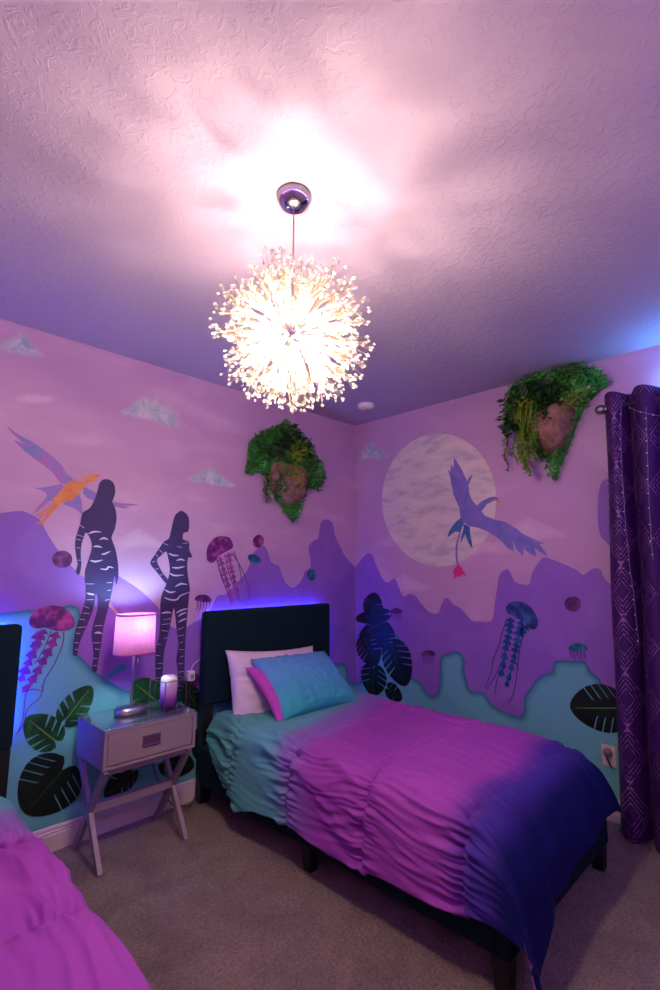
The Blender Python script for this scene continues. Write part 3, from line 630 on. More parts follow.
M_SPROUT = plain('teal_sprout_paint', (44, 128, 156), .65)
o = struct(flat_shape('painted_hill_sprout', 'B', [crom(MURAL['B']['sprout'], 3)], 0, .0018, M_SPROUT)); o.parent = wallB

def radial_patch(name, w, outline, d, m, parent=None):
    """fan of rings carrying a 'rim' attribute: 0 in the middle, 1 on the outline"""
    P = crom(outline, 3); c = sum(P, Vector((0, 0)))/len(P); n = len(P)
    V, A, F = [], [], []
    K = 6
    for k in range(1, K+1):
        for p in P: V.append(wall_pt(w, c+(p-c)*k/K, d)); A.append(k/K)
    V.append(wall_pt(w, c, d)); A.append(0)
    for i in range(n): F.append((K*n, i, (i+1) % n))
    for k in range(K-1):
        for i in range(n): F.append((k*n+i, (k+1)*n+i, (k+1)*n+(i+1) % n, k*n+(i+1) % n))
    o = mesh_from(name, V, F, m, parent)
    at = o.data.attributes.new('rim', 'FLOAT', 'POINT')
    for i, a in enumerate(A): at.data[i].value = a
    return o
MC, MCF = m_cloud(), m_cloud_faint()
for key, w, m, lab in (
        ('c1', 'B', MC, 'small grey-green painted cloud by the ceiling, above the orange bird'),
        ('c2', 'B', MC, 'wide grey-green painted cloud high on the headboard wall, left of the chandelier'),
        ('c3', 'B', MC, 'small bluish painted cloud left of the mossy rock beside the chandelier'),
        ('c4', 'R', MC, 'pale blue painted cloud by the room corner, left of the moon'),
        ('c5', 'B', MCF, 'faint pink painted cloud between the two dark figures'),
        ('c6', 'B', MCF, 'faint thin painted cloud streak above the orange bird wing'),
        ('c7', 'R', MCF, 'faint pink painted cloud under the blue bird and moon'),
        ('c8', 'R', MCF, 'faint pink painted cloud under the left rim of the moon'),
        ('c9', 'R', MCF, 'faint pink painted cloud beyond the blue bird wing tip')):
    o = radial_patch('painted_cloud', w, MURAL[w][key], .0003 if key == 'c7' else .0006, m)
    tag(o, lab, 'cloud', 'painted clouds')

tag(flat_shape('painted_moon', 'R', [crom(MURAL['R']['moon'], 4)], 0, .0022, m_moon()), 'big pale round painted moon behind the blue bird', 'moon')
o = bpy.data.objects[-1] if False else None

# --- silhouettes of two women (plain dark stand-ins with pale wavy bands)
M_FIG = two_tone('dark_violet_figure_paint', (56, 44, 88), (66, 52, 102), 4, .3, .7, .6)
M_BAND = plain('pale_band_paint', (206, 192, 222), .6)
def figure(key, bands, lab):
    f = flat_shape('painted_figure', 'B', [crom(MURAL['B'][key], 3)], .0, .0034, M_FIG)
    tag(f, lab, 'silhouette', 'painted silhouettes')
    for k in MURAL['B']:
        if k.startswith(bands+'_'):
            flat_shape('wavy_band', 'B', [stroke(MURAL['B'][k], .011, .009, 4)], .0034, .0042, M_BAND, f)['label'] = 'pale wavy band'
figure('fig1', 's1', 'taller dark painted woman silhouette, arm hanging, in front of the orange bird')
figure('fig2', 's2', 'dark painted woman silhouette with hand on hip, right of the lamp')
tag(flat_shape('painted_staff', 'B', [stroke(MURAL['B']['staff'], .014, .014, taper=False)], 0, .0028, plain('tan_paint', (196, 152, 140), .6)),
    'thin tan painted staff crossing behind the taller dark figure', 'staff')

# --- birds
M_WING1 = two_tone('violet_blue_feather_paint', (124, 128, 186), (176, 104, 186), 14, .42, .62, .6)
M_ORANGE = two_tone('orange_feather_paint', (214, 120, 66), (222, 148, 96), 16, .35, .65, .6)
M_WING2 = two_tone('blue_violet_feather_paint', (106, 108, 182), (138, 116, 194), 9, .35, .65, .6)
M_TEALF = two_tone('teal_feather_paint', (52, 96, 150), (70, 120, 168), 12, .35, .65, .6)
M_PINK = plain('hot_pink_paint', (214, 44, 122), .6)
M_BEAK = plain('orange_beak_paint', (226, 130, 70), .6)
bd = empty('painted_bird', wall_pt('B', (-2.42, 1.95), 0), 'orange-bodied painted bird with violet wings behind the taller figure', 'bird', 'painted birds')
def bpart(name, w, polys, d, m, root, stag=.00002):
    o = flat_shape(name, w, polys, 0, d, m, None, stag)
    o.parent = root; o.matrix_parent_inverse = Matrix.Translation(-Vector(root.location)); return o
MB = MURAL['B']; MR = MURAL['R']
bpart('wing', 'B', [MB['b1_lwing']], .0026, M_WING1, bd); bpart('wing', 'B', [MB['b1_rwing']], .0026, M_WING1, bd)
bpart('tail', 'B', [MB['b1_tail']], .0027, M_WING1, bd); bpart('fin', 'B', [MB['b1_fin']], .0027, M_WING1, bd)
bpart('body', 'B', [crom(MB['b1_body'], 2)], .0031, M_ORANGE, bd)['label'] = 'orange body with long neck and crested head'
bpart('legs', 'B', [stroke(MB['b1_leg_%d' % i], .011, .009, taper=False) for i in range(4)], .0029, M_ORANGE, bd)
bd = empty('painted_bird', wall_pt('R', (-1.15, 1.9), 0), 'blue-violet painted bird with raised wing in front of the moon', 'bird', 'painted birds')
bpart('body', 'R', [MR['b2_body']], .0032, M_WING2, bd); bpart('spur', 'R', [MR['b2_spur']], .0032, M_WING2, bd)
bpart('tail', 'R', [MR['b2_ltail']], .003, M_TEALF, bd); bpart('tail', 'R', [MR['b2_rtail']], .003, M_TEALF, bd)
bpart('tail_cord', 'R', [stroke(MR['b2_cord'], .012, .018, taper=False)], .0029, M_WING2, bd)
bpart('tassel', 'R', [MR['b2_tassel']], .0031, M_PINK, bd)['label'] = 'hot pink tassel'
bpart('beak', 'R', [MR['b2_beak']], .0034, M_BEAK, bd)['label'] = 'orange beak'

# --- jellyfish decals
def jmat(name, a, b, c):
    nb = NB(name)
    v = nb.n('ShaderNodeTexVoronoi', ins={'Scale': 26.}); nb.l(nb.coord('Object'), v.inputs['Vector'])
    f = nb.noise(22, 4, .6)
    k = nb.math('ADD', nb.math('MULTIPLY', v.outputs['Distance'], .55), nb.math('MULTIPLY', f, .6))
    nb.bsdf(nb.ramp(k, [(.42, lin(a)), (.6, lin(b)), (.82, lin(c))]), .5); return nb.m
J_PINK = jmat('magenta_bell_print', (78, 18, 92), (106, 26, 112), (178, 66, 146))
J_PLUM = jmat('plum_bell_print', (62, 16, 78), (84, 26, 96), (124, 48, 126))
J_BLUE = jmat('blue_bell_print', (20, 34, 92), (26, 62, 126), (52, 104, 164))
J_TEAL = jmat('teal_bell_print', (10, 70, 102), (18, 94, 124), (40, 130, 150))
M_ARM_P = two_tone('pink_frill_print', (100, 46, 122), (144, 58, 130), 16, .4, .6, .6)
M_ARM_M = two_tone('mauve_frill_print', (128, 58, 136), (166, 84, 156), 16, .4, .6, .6)
M_ARM_B = two_tone('blue_frill_print', (16, 62, 124), (28, 92, 156), 16, .4, .6, .6)
M_TEN_P = plain('purple_tentacle_print', (104, 54, 134), .6)
M_TEN_B = plain('navy_tentacle_print', (44, 40, 104), .6)
def frill(pts, w0, w1, n, rs):
    """chain of small ruffled fans along an oral arm"""
    P = crom(pts, 12, False); polys = []
    L = len(P)-1
    for k in range(n):
        t = k/n; i = int(t*L); p = P[i]; q = P[min(i+max(1, L//n)+1, L)]
        d = (q-p); ln = max(d.length, .01); d = d.normalized(); nn = Vector((-d.y, d.x))
        w = (w0+(w1-w0)*t)*rs.uniform(.8, 1.2)
        polys.append([p - d*ln*.05, p+nn*w*.35+d*ln*.35, p+nn*w*.62+d*ln*.75, p+nn*w*.2+d*ln*.9, p+d*ln*1.12, p-nn*w*.25+d*ln*.86, p-nn*w*.6+d*ln*.78, p-nn*w*.32+d*ln*.3])
    return polys
def jelly(key, w, mb, ma, mt, lab, w0, w1):
    dat = MURAL[w]; rs = random.Random(len(lab))
    pts = [Vector(p) for p in dat[key+'_bell']]
    c = sum(pts, Vector((0, 0)))/len(pts)
    root = empty('jellyfish_decal', wall_pt(w, c, 0), lab, 'jellyfish', 'jellyfish decals')
    bpart('bell', w, [crom(dat[key+'_bell'], 3)], .0036, mb, root)
    for k in dat:
        if k.startswith(key+'_arm'):
            L = sum((Vector(a)-Vector(b_)).length for a, b_ in zip(dat[k], dat[k][1:]))
            bpart('oral_arm', w, frill(dat[k], w0, w1, max(3, int(L/.042)), rs), .0032, ma, root, .00004)
        if k.startswith(key+'_ten'):
            bpart('tentacle', w, [stroke(dat[k], .0065, .004, 5, taper=False)], .0029, mt, root)
jelly('j1', 'B', J_PINK, M_ARM_P, M_TEN_P, 'large magenta jellyfish with trailing frills beside the left headboard', .052, .042)
jelly('j2', 'B', J_PINK, M_ARM_M, M_TEN_P, 'tilted pink jellyfish above the right bed headboard', .042, .034)
jelly('j3', 'R', J_BLUE, M_ARM_B, M_TEN_B, 'blue jellyfish with long frilly arms on the moon wall', .058, .032)
def small_jelly(key, w, m, lab, fringe=False, ma=None):
    o = flat_shape('jellyfish_decal', w, [crom(MURAL[w][key], 2)], 0, .0036, m)
    tag(o, lab, 'jellyfish', 'jellyfish decals')
    if fringe:
        P = [Vector(p) for p in MURAL[w][key]]
        x0, x1 = min(p.x for p in P), max(p.x for p in P); zb = min(p.y for p in P)
        polys = []
        for i in range(5):
            x = x0+(x1-x0)*(.15+.175*i)
            polys.append(stroke([(x, zb+.012), (x+.006, zb-.02), (x-.008, zb-.05-.012*(i % 2))], .011, .006))
        flat_shape('tentacles', w, polys, 0, .003, ma, o)
small_jelly('o1', 'B', J_PLUM, 'round purple jellyfish disc left of the taller dark figure')
small_jelly('o2', 'B', J_PINK, 'small upright pink oval jellyfish below the mossy rock by the chandelier')
small_jelly('o3', 'B', J_TEAL, 'small teal jellyfish tilted beside the top of the tilted pink jellyfish')
small_jelly('o4', 'B', J_TEAL, 'small teal upright oval jellyfish above the right end of the headboard')
small_jelly('o5', 'B', J_PLUM, 'dark purple jellyfish disc behind the white charger')
small_jelly('k1', 'B', J_PLUM, 'small pinkish jellyfish with short tentacles left of the tilted pink jellyfish', True, M_ARM_M)
small_jelly('k2', 'R', J_PLUM, 'tiny purple jellyfish beside the top leaf in the corner', True, M_TEN_P)
small_jelly('k3', 'R', J_PLUM, 'tiny purple jellyfish between the corner leaves and the tall teal hill', True, M_TEN_P)
small_jelly('o6', 'R', J_PLUM, 'round purple jellyfish disc on the moon wall near the curtain')
small_jelly('k4', 'R', J_TEAL, 'small blue jellyfish above the teal hill near the curtain', True, M_TEN_P)

# --- monstera leaf decals
def m_leaf(name, a, b, c):
    nb = NB(name)
    f = nb.noise(11, 4, .6, None, .6)
    nb.bsdf(nb.ramp(f, [(.35, lin(a)), (.55, lin(b)), (.7, lin(c))]), .42, spec=.4); return nb.m
L_DARK = m_leaf('dark_green_leaf', (6, 22, 14), (10, 32, 18), (18, 46, 24))
L_MID = m_leaf('mid_green_leaf', (16, 58, 26), (26, 84, 36), (44, 110, 44))
L_VEIN = plain('leaf_vein_green', (104, 140, 52), .5)
L_VEIND = plain('leaf_vein_dark', (38, 70, 44), .5)
def leaf(key, w, m, vein, lab, nslit=3, depth=.006, slitw=.020, reach=.34):
    bs, tp, sd = [Vector(p) for p in MURAL[w]['leaf_'+key]]
    ax = tp-bs; Ln = ax.length; ax = ax.normalized(); nx = Vector((-ax.y, ax.x))
    hw = abs((sd-bs).dot(nx))
    # half outline: t along the axis (negative = heart lobes behind the stem), h = half width
    def half(a):   # a 0..1 from the notch round the lobe to the tip
        th = a*PI
        t = -.22 + 1.22*a**1.05
        h = 1.03*math.sin(PI*a**.82)**.56
        if a < .12: h = max(h, 0)
        return t, h
    P = []
    side_pts = []
    N = 44
    slits = [.22+.52*(i+.5)/nslit for i in range(nslit)] if nslit else []
    base_in = (.02, .0)
    outl = [(0.05, 0.0), (-.03, .05), (-.12, .12), (-.20, .26)]
    sp = []
    for i in range(3, N):
        a = i/N; sp.append((a, half(a)))
    cur = []
    done = set()
    for a, (t, h) in sp:
        for k, s_ in enumerate(slits):
            if k not in done and a >= s_:
                done.add(k)
                t0, h0 = half(s_-slitw*.9); t1, h1 = half(s_+slitw*.9)
                ti, hi = half(s_)
                ti2 = ti-.16; hi2 = max(hi*reach, .16)
                cur += [(t0, h0), (ti2+.03, hi2+.20*(h0-hi2)), (ti2, hi2), (ti2+.055, hi2+.16*(h1-hi2)), (t1, h1)]
        if all(abs(a-s_) > slitw*1.0 for s_ in slits): cur.append((t, h))
    up = [bs + ax*Ln*t + nx*hw*h for t, h in outl + cur]
    lo = [bs + ax*Ln*t - nx*hw*h for t, h in outl + cur]
    poly = up + [tp] + lo[::-1]
    o = flat_shape('monstera_leaf_decal', w, [poly], 0, depth, m)
    tag(o, lab, 'leaf', 'monstera leaves')
    flat_shape('midrib', w, [stroke([bs, bs+ax*Ln*.5, tp-ax*Ln*.12], .008, .003, 3, taper=False)], depth, depth+.0012, vein, o)
    return o
leaf('a', 'B', L_MID, L_VEIN, 'upper green monstera leaf beside the nightstand corner', 3, .006, .036, .22)
leaf('b', 'B', L_MID, L_VEIN, 'middle green monstera leaf left of the nightstand, under the magenta jellyfish', 3, .006, .036, .22)
leaf('c', 'B', L_DARK, L_VEIND, 'largest dark monstera leaf between the left bed and nightstand', 4, slitw=.010)
leaf('d', 'B', L_MID, L_VEIN, 'green monstera leaf right behind the lamp stem', 3)
leaf('e', 'B', L_DARK, L_VEIND, 'dark monstera leaf partly behind the candle holder', 3, .005)
leaf('f', 'B', L_DARK, L_VEIND, 'dark monstera leaf under the white charger', 3, .0075)
leaf('g', 'B', L_DARK, L_VEIND, 'dark leaf in the gap between nightstand drawer and bed', 3)
leaf('h', 'B', L_DARK, L_VEIND, 'dark leaf seen through the right crossed legs of the nightstand', 3, .0075)
leaf('i', 'B', L_DARK, L_VEIND, 'dark leaf seen between the crossed nightstand legs, lower left', 3)
leaf('k', 'R', L_DARK, L_VEIND, 'dark leaf turned sideways, second from the top in the corner', 0, .005)
leaf('j', 'R', L_DARK, L_VEIND, 'topmost dark monstera leaf in the corner cluster', 4, .0075, .019, .24)
leaf('l', 'R', L_DARK, L_VEIND, 'dark leaf left in the corner cluster, below the sideways leaf', 2, .006, .019, .24)
leaf('m', 'R', L_DARK, L_VEIND, 'upright dark leaf right of the middle in the corner cluster', 4, .0085, .019, .24)
leaf('n', 'R', L_DARK, L_VEIND, 'wide dark leaf in the middle of the corner cluster', 4, .0075, .019, .24)
leaf('o', 'R', L_DARK, L_VEIND, 'largest dark leaf on the right side of the corner cluster', 4, .009, .019, .24)
leaf('p', 'R', L_DARK, L_VEIND, 'lowest dark leaf on the left of the corner cluster, behind the bed', 3, .006, .019, .24)
leaf('q', 'R', L_DARK, L_VEIND, 'small dark leaf at the bottom right of the corner cluster', 2, .006, .019, .24)
leaf('r', 'R', L_DARK, L_VEIN, 'single dark monstera leaf beside the curtain above the outlet', 4, .006, .011)

# ------------------------------------------------------------------ mossy floating rocks on the walls
M_STONE = m_stone()
G1 = m_leaf('moss_green', (36, 98, 28), (58, 134, 40), (92, 164, 56))
G2 = m_leaf('bright_moss', (48, 142, 54), (74, 172, 74), (112, 196, 96))
G3 = m_leaf('dark_ivy', (18, 44, 14), (32, 68, 22), (56, 96, 30))
G4 = m_leaf('olive_fern', (92, 124, 28), (126, 152, 40), (150, 166, 56))
def puff(w, outline, D, d0, seed, amp=.25, K=7):
    P = crom(outline, 3); c = sum(P, Vector((0, 0)))/len(P); n = len(P)
    V, F = [], []
    for k in range(K):
        f = 1-k/K; dd = D*math.sqrt(max(0, 1-f*f))
        for p in P:
            q = c+(p-c)*f
            nz = noise.noise(Vector((q.x*9, q.y*9, seed)))*amp*D + noise.noise(Vector((q.x*27, q.y*27, seed+5)))*amp*.5*D
            V.append(wall_pt(w, q, d0+max(0, dd+(nz if k else 0))))
    V.append(wall_pt(w, c, d0+D))
    for k in range(K-1):
        for i in range(n): F.append((k*n+i, (k+1)*n+i, (k+1)*n+(i+1) % n, k*n+(i+1) % n))
    for i in range(n): F.append(((K-1)*n+i, K*n, (K-1)*n+(i+1) % n))
    F.append(tuple(range(n)))
    return V, F, P, c
def inside(p, poly):
    r = False; n = len(poly)
    for i in range(n):
        a, b_ = poly[i-1], poly[i]
        if (a.y > p.y) != (b_.y > p.y) and p.x < (b_.x-a.x)*(p.y-a.y)/(b_.y-a.y)+a.x: r = not r
    return r
def leaves_mesh(name, w, pts, size, m, root, rs, jag=3):
    V, F = [], []
    for p, d in pts:
        for _ in range(jag):
            c = wall_pt(w, (p.x+rs.uniform(-.02, .02), p.y+rs.uniform(-.02, .02)), d+rs.uniform(0, .03))
            ax = Vector((rs.uniform(-1, 1), rs.uniform(-1, 1), rs.uniform(-1, .5))).normalized()
            o_ = ax.orthogonal().normalized(); o_.rotate(Matrix.Rotation(rs.uniform(0, 6.3), 3, ax))
            s = size*rs.uniform(.6, 1.3); b0 = len(V); nn = ax.cross(o_)
            V += [c-ax*s*.5, c+o_*s*.3+nn*s*.08, c+ax*s*.6, c-o_*s*.3+nn*s*.08]
            F += [(b0, b0+1, b0+2), (b0, b0+2, b0+3)]
    o = mesh_from(name, V, F, m, root)
    o['kind'] = 'stuff'
    return o
def rock(w, out, stone, root, seed, D, ivy_c, fern_c, vines):
    rs = random.Random(seed)
    inv = Matrix.Translation(-Vector(root.location))
    O = [Vector(p) for p in MURAL[w][out]]; S_ = [Vector(p) for p in MURAL[w][stone]]
    def put(o): o.parent = root; o.matrix_parent_inverse = inv; return o
    V, F, P, c = puff(w, S_, D*1.5, .004, seed, .3); put(mesh_from('stone', V, F, M_STONE))
    V, F, P, c = puff(w, O, D*.62, .003, seed+3, .3); put(mesh_from('moss_base', V, F, G1))
    Op = crom(O, 3); Sp = crom(S_, 3)
    xs = [p.x for p in Op]; zs = [p.y for p in Op]
    tr = []; br = []
    while len(tr) < 620:
        p = Vector((rs.uniform(min(xs), max(xs)), rs.uniform(min(zs), max(zs))))
        if inside(p, Op) and not inside(p, Sp):
            (br if noise.noise(Vector((p.x*6, p.y*6, seed))) > .05 else tr).append((p, D*.35+rs.uniform(0, .35*D)))
            if len(tr)+len(br) > 1500: break
    edge = [(Op[i]+(Op[(i+1) % len(Op)]-Op[i])*rs.random(), rs.uniform(.005, D*.4)) for i in range(len(Op)) for _ in range(3)]
    put(leaves_mesh('moss', w, tr+edge, .026, G1, None, rs, 2))
    put(leaves_mesh('bright_moss', w, br, .026, G2, None, rs, 2))
    def cluster(cc, sx, sz, n, dd):
        return [(Vector((cc[0]+rs.gauss(0, sx), cc[1]+rs.gauss(0, sz))), D*.7+rs.uniform(0, dd)) for _ in range(n)]
    pts = []
    for cc in ivy_c: pts += cluster(cc, .04, .035, 20, .08)
    put(leaves_mesh('ivy_leaves', w, pts, .06, G3, None, rs, 2))
    pts = []
    for cc in fern_c: pts += cluster(cc, .032, .035, 26, .07)
    put(leaves_mesh('fern_sprigs', w, pts, .03, G4, None, rs, 3))
    for (x, z, ln, d) in vines:
        bm = bmesh.new()
        pp = [wall_pt(w, (x+.012*math.sin(k*1.3+x*9), z-ln*k/10), d+.01*math.sin(k)) for k in range(11)]
        add_tube(bm, pp, .004, 5)
        for k in range(int(ln/.012)):
            t = k/(ln/.012)*10; i = min(int(t), 9); c = pp[i].lerp(pp[i+1], t-i)
            a = rs.uniform(0, 6.3); ax = Vector((math.cos(a), math.sin(a), rs.uniform(-.6, .3))).normalized()
            if (w == 'B' and ax.y > 0): ax.y *= -1
            if (w == 'R' and ax.x > 0): ax.x *= -1
            o_ = ax.orthogonal().normalized()
            s = .021
            vs = [bm.verts.new(q) for q in (c, c+ax*s*.6+o_*s*.4, c+ax*s*1.3, c+ax*s*.6-o_*s*.4)]
            bm.faces.new(vs)
        put(build('vine', bm, rs.choice([G3, G4, G1])))
def ctr(w, key):
    P = [Vector(p) for p in MURAL[w][key]]; return sum(P, Vector((0, 0)))/len(P)
c = ctr('B', 'rock1_out')
rk = empty('mossy_rock', wall_pt('B', c, 0), 'mossy floating rock hung on the headboard wall, right below the chandelier', 'wall decoration', 'mossy rocks')
rock('B', 'rock1_out', 'rock1_stone', rk, 11, .09, [(-.93, 2.43), (-.99, 2.36), (-.85, 2.48), (-1.04, 2.31), (-.72, 2.40)], [(-.85, 2.36), (-.80, 2.32), (-.76, 2.37), (-.86, 2.15)],
     [(-1.0, 2.16, .16, .13), (-.985, 2.1, .19, .12), (-1.01, 2.08, .14, .10), (-.96, 2.22, .22, .15), (-.74, 2.25, .22, .15), (-.71, 2.2, .16, .14), (-.80, 2.17, .14, .15), (-.87, 2.2, .12, .16), (-1.055, 2.14, .22, .05), (-1.035, 2.12, .20, .05), (-1.07, 2.10, .15, .04)])
c = ctr('R', 'rock2_out')
rk = empty('mossy_rock', wall_pt('R', c, 0), 'mossy floating rock hung under the ceiling near the curtain', 'wall decoration', 'mossy rocks')
rock('R', 'rock2_out', 'rock2_stone', rk, 23, .13, [(-1.66, 2.60), (-1.73, 2.61), (-1.80, 2.56), (-1.60, 2.56), (-1.54, 2.45), (-1.84, 2.50), (-1.80, 2.43), (-1.55, 2.39)], [(-1.64, 2.52), (-1.67, 2.44), (-1.61, 2.47), (-1.95, 2.46)],
     [(-1.465, 2.46, .36, .06), (-1.585, 2.42, .28, .08), (-1.60, 2.5, .36, .12), (-1.63, 2.5, .44, .15), (-1.66, 2.48, .46, .16), (-1.69, 2.5, .40, .17), (-1.64, 2.4, .34, .14), (-1.72, 2.42, .30, .17), (-1.57, 2.45, .25, .10), (-1.56, 2.52, .40, .13), (-1.615, 2.54, .46, .15), (-1.645, 2.52, .36, .19), (-1.675, 2.54, .50, .18), (-1.71, 2.52, .36, .19), (-1.74, 2.5, .30, .2), (-1.48, 2.5, .30, .08), (-1.655, 2.4, .36, .2)])

# ------------------------------------------------------------------ chandelier
CH = Vector((-2.298, -1.768, 2.215))
ch = empty('chandelier', CH, 'round dandelion chandelier of lit crystal sprays hanging from the ceiling', 'chandelier')
bm = bmesh.new(); add_lathe(bm, [(.012, -.058), (.034, -.052), (.053, -.036), (.0615, -.014), (.062, 0)], 40)
build('canopy', bm, M_CHROME, ch, True, (0, 0, H-CH.z))
bm = bmesh.new(); add_tube(bm, [(0, 0, .03), (0, 0, H-CH.z-.04)], .0035, 8)
build('suspension_cable', bm, M_NICKEL, ch)
bm = bmesh.new(); bmesh.ops.create_uvsphere(bm, u_segments=24, v_segments=14, radius=.045)
build('hub', bm, M_CHROME, ch, True)
M_BULB = emit('warm_bulb_glow', (1, .77, .53), BULB)
bulb_dirs = [(.9, .1, .1), (-.75, .5, .15), (0.05, -.9, .15), (.6, .65, -.35), (-.3, .9, -.15), (-.9, -.2, -.3), (.55, -.65, -.45), (-.35, -.55, -.75), (.2, .2, -1)]
bm0 = bmesh.new(); add_lathe(bm0, [(.003, .076), (.008, .08), (.0105, .098), (.009, .118), (.003, .125)], 10)
bme = bpy.data.meshes.new('bulb'); bm0.to_mesh(bme); bm0.free(); bme.materials.append(M_BULB)
bm0 = bmesh.new(); add_lathe(bm0, [(.005, .03), (.006, .05), (.009, .056), (.009, .08)], 10)
sme = bpy.data.meshes.new('bulb_socket'); bm0.to_mesh(sme); bm0.free(); sme.materials.append(M_CHROME)
for d in bulb_dirs:
    R_ = Vector(d).to_track_quat('Z', 'Y')
    o = link('bulb', bme, None, ch); o.rotation_mode = 'QUATERNION'; o.rotation_quaternion = R_
    o2 = link('socket', sme, None, o)
protos = []
M_GOLDW = plain('pale_gold_wire', (176, 156, 140), .45, 1)
for k in range(5):
    rs = random.Random(40+k)
    bm = bmesh.new(); add_tube(bm, [(0, 0, .04), (0, 0, .20)], .0010, 4, False)
    bc = bmesh.new()
    for j in range(9):
        a = 2*PI*j/9+rs.uniform(-.3, .3); rr = rs.uniform(.006, .036); z1 = rs.uniform(.198, .282)
        e = Vector((rr*math.cos(a), rr*math.sin(a), z1))
        add_tube(bm, [(0, 0, z1-.075), e], .0009, 3, False)
        s = rs.uniform(.0055, .0080)
        M = Matrix.Translation(e) @ Vector((e.x*3, e.y*3, e.z)).to_track_quat('Z', 'Y').to_matrix().to_4x4()
        vs = [bc.verts.new(M @ Vector(v)) for v in ((0, 0, -s*1.5), (s, 0, 0), (0, s, 0), (-s, 0, 0), (0, -s, 0), (0, 0, s*1.1))]
        for t in range(4):
            p, q = vs[1+t], vs[1+(t+1) % 4]
            bc.faces.new((vs[0], q, p)); bc.faces.new((vs[5], p, q))
    w_ = bpy.data.meshes.new('crystal_stem'); bm.to_mesh(w_); bm.free(); w_.materials.append(M_GOLDW)
    c_ = bpy.data.meshes.new('crystal_beads'); bc.to_mesh(c_); bc.free(); c_.materials.append(M_CRYSTAL)
    protos.append((w_, c_))
NST = 185
dirs = []
for i in range(NST):
    z = 1-2*(i+.5)/NST; r = math.sqrt(1-z*z); a = i*PI*(3-math.sqrt(5))
    d = Vector((r*math.cos(a), r*math.sin(a), z)) + Vector([rnd.uniform(-.06, .06) for _ in range(3)])
    if d.z > .985: continue
    dirs.append(d.normalized())
CAM = Vector((-3.3373, -2.9763, 1.428))
view = (CAM-CH).normalized()
dirs.sort(key=lambda d: -d.dot(view))
sw, sb = bmesh.new(), bmesh.new()
for i, d in enumerate(dirs):
    w_, c_ = protos[i % 5]
    s = rnd.uniform(.84, 1.04)
    q = d.to_track_quat('Z', 'Y')
    if i < 100:
        o = link('crystal_stem', w_, None, ch); o.rotation_mode = 'QUATERNION'; o.rotation_quaternion = q; o.scale = (s, s, s)
        link('crystal_beads', c_, None, o)
    else:
        M = q.to_matrix().to_4x4() @ Matrix.Scale(s, 4)
        for src, dst in ((w_, sw), (c_, sb)):
            t = src.copy(); t.transform(M); dst.from_mesh(t); bpy.data.meshes.remove(t)
build('far_crystal_stems', sw, M_GOLDW, ch)['kind'] = 'stuff'
build('far_crystal_beads', sb, M_CRYSTAL, ch)['kind'] = 'stuff'

# smoke detector
sd = empty('smoke_detector', (-.39, -.468, H), 'round white smoke detector on the ceiling near the corner', 'smoke detector')
bm = bmesh.new(); add_lathe(bm, [(.05, -.034), (.056, -.03), (.068, -.022), (.07, 0)], 36); build('housing', bm, M_WHITEP, sd, True)
bm = bmesh.new(); add_lathe(bm, [(.02, -.044), (.036, -.042), (.04, -.0341)], 30); build('sensor_cap', bm, plain('aged_plastic', (216, 178, 140), .5), sd, True)['label'] = 'yellowed centre cap'

# ------------------------------------------------------------------ beds
XC = -1.045
def make_bed():
    b = empty('bed', (XC, 0, 0))
    hb = bmesh.new(); add_box(hb, (-.514, -.105, .57), (.618, -.022, 1.155))
    bevel(build('headboard', hb, M_VELVET, b), .022, 4)
    for x in (-.478, .575):
        box('headboard_post', (x-.037, -.095, 0), (x+.037, -.035, .58), M_BLACK, b, .004)
    for x in (-.505, .505):
        box('side_rail', (x-.028, -2.03, .115), (x+.028, -.10, .345), M_VELVET, b, .012)
    box('foot_rail', (-.533, -2.086, .115), (.533, -2.031, .345), M_VELVET, b, .012)
    box('slat_deck', (-.475, -2.03, .25), (.475, -.107, .285), M_BLACK, b)
    for x, y in ((-.50, -2.045), (.50, -2.045), (-.49, -1.06), (.49, -1.06)):
        bm = bmesh.new()
        bmesh.ops.create_cone(bm, cap_ends=True, segments=4, radius1=.034, radius2=.046, depth=.12, matrix=Matrix.Translation((x, y, .06)) @ Matrix.Rotation(PI/4, 4, 'Z'))
        build('leg', bm, M_BLACK, b)
    return b
def copy_tree(o, parent=None):
    c = o.copy(); COL.objects.link(c)
    if parent: c.parent = parent
    for ch_ in list(o.children): copy_tree(ch_, c)
    return c
bed = make_bed()
tag(bed, 'dark teal upholstered bed with black legs under the moon wall, right of the nightstand', 'bed', 'twin beds')
LX = -2.175
bed2 = copy_tree(bed); bed2.location.x = XC+LX
tag(bed2, 'dark teal upholstered bed cut by the left edge, left of the nightstand', 'bed', 'twin beds')
M_MATT = plain('white_mattress', (214, 206, 212), .8)

def mattress(x, lab):
    bm = bmesh.new(); add_box(bm, (-.47, -1.93, .287), (.47, -.12, .49))
    o = build('mattress', bm, M_MATT, None, False, (x, 0, 0)); bevel(o, .05, 4)
    tag(o, lab, 'mattress', 'mattresses')

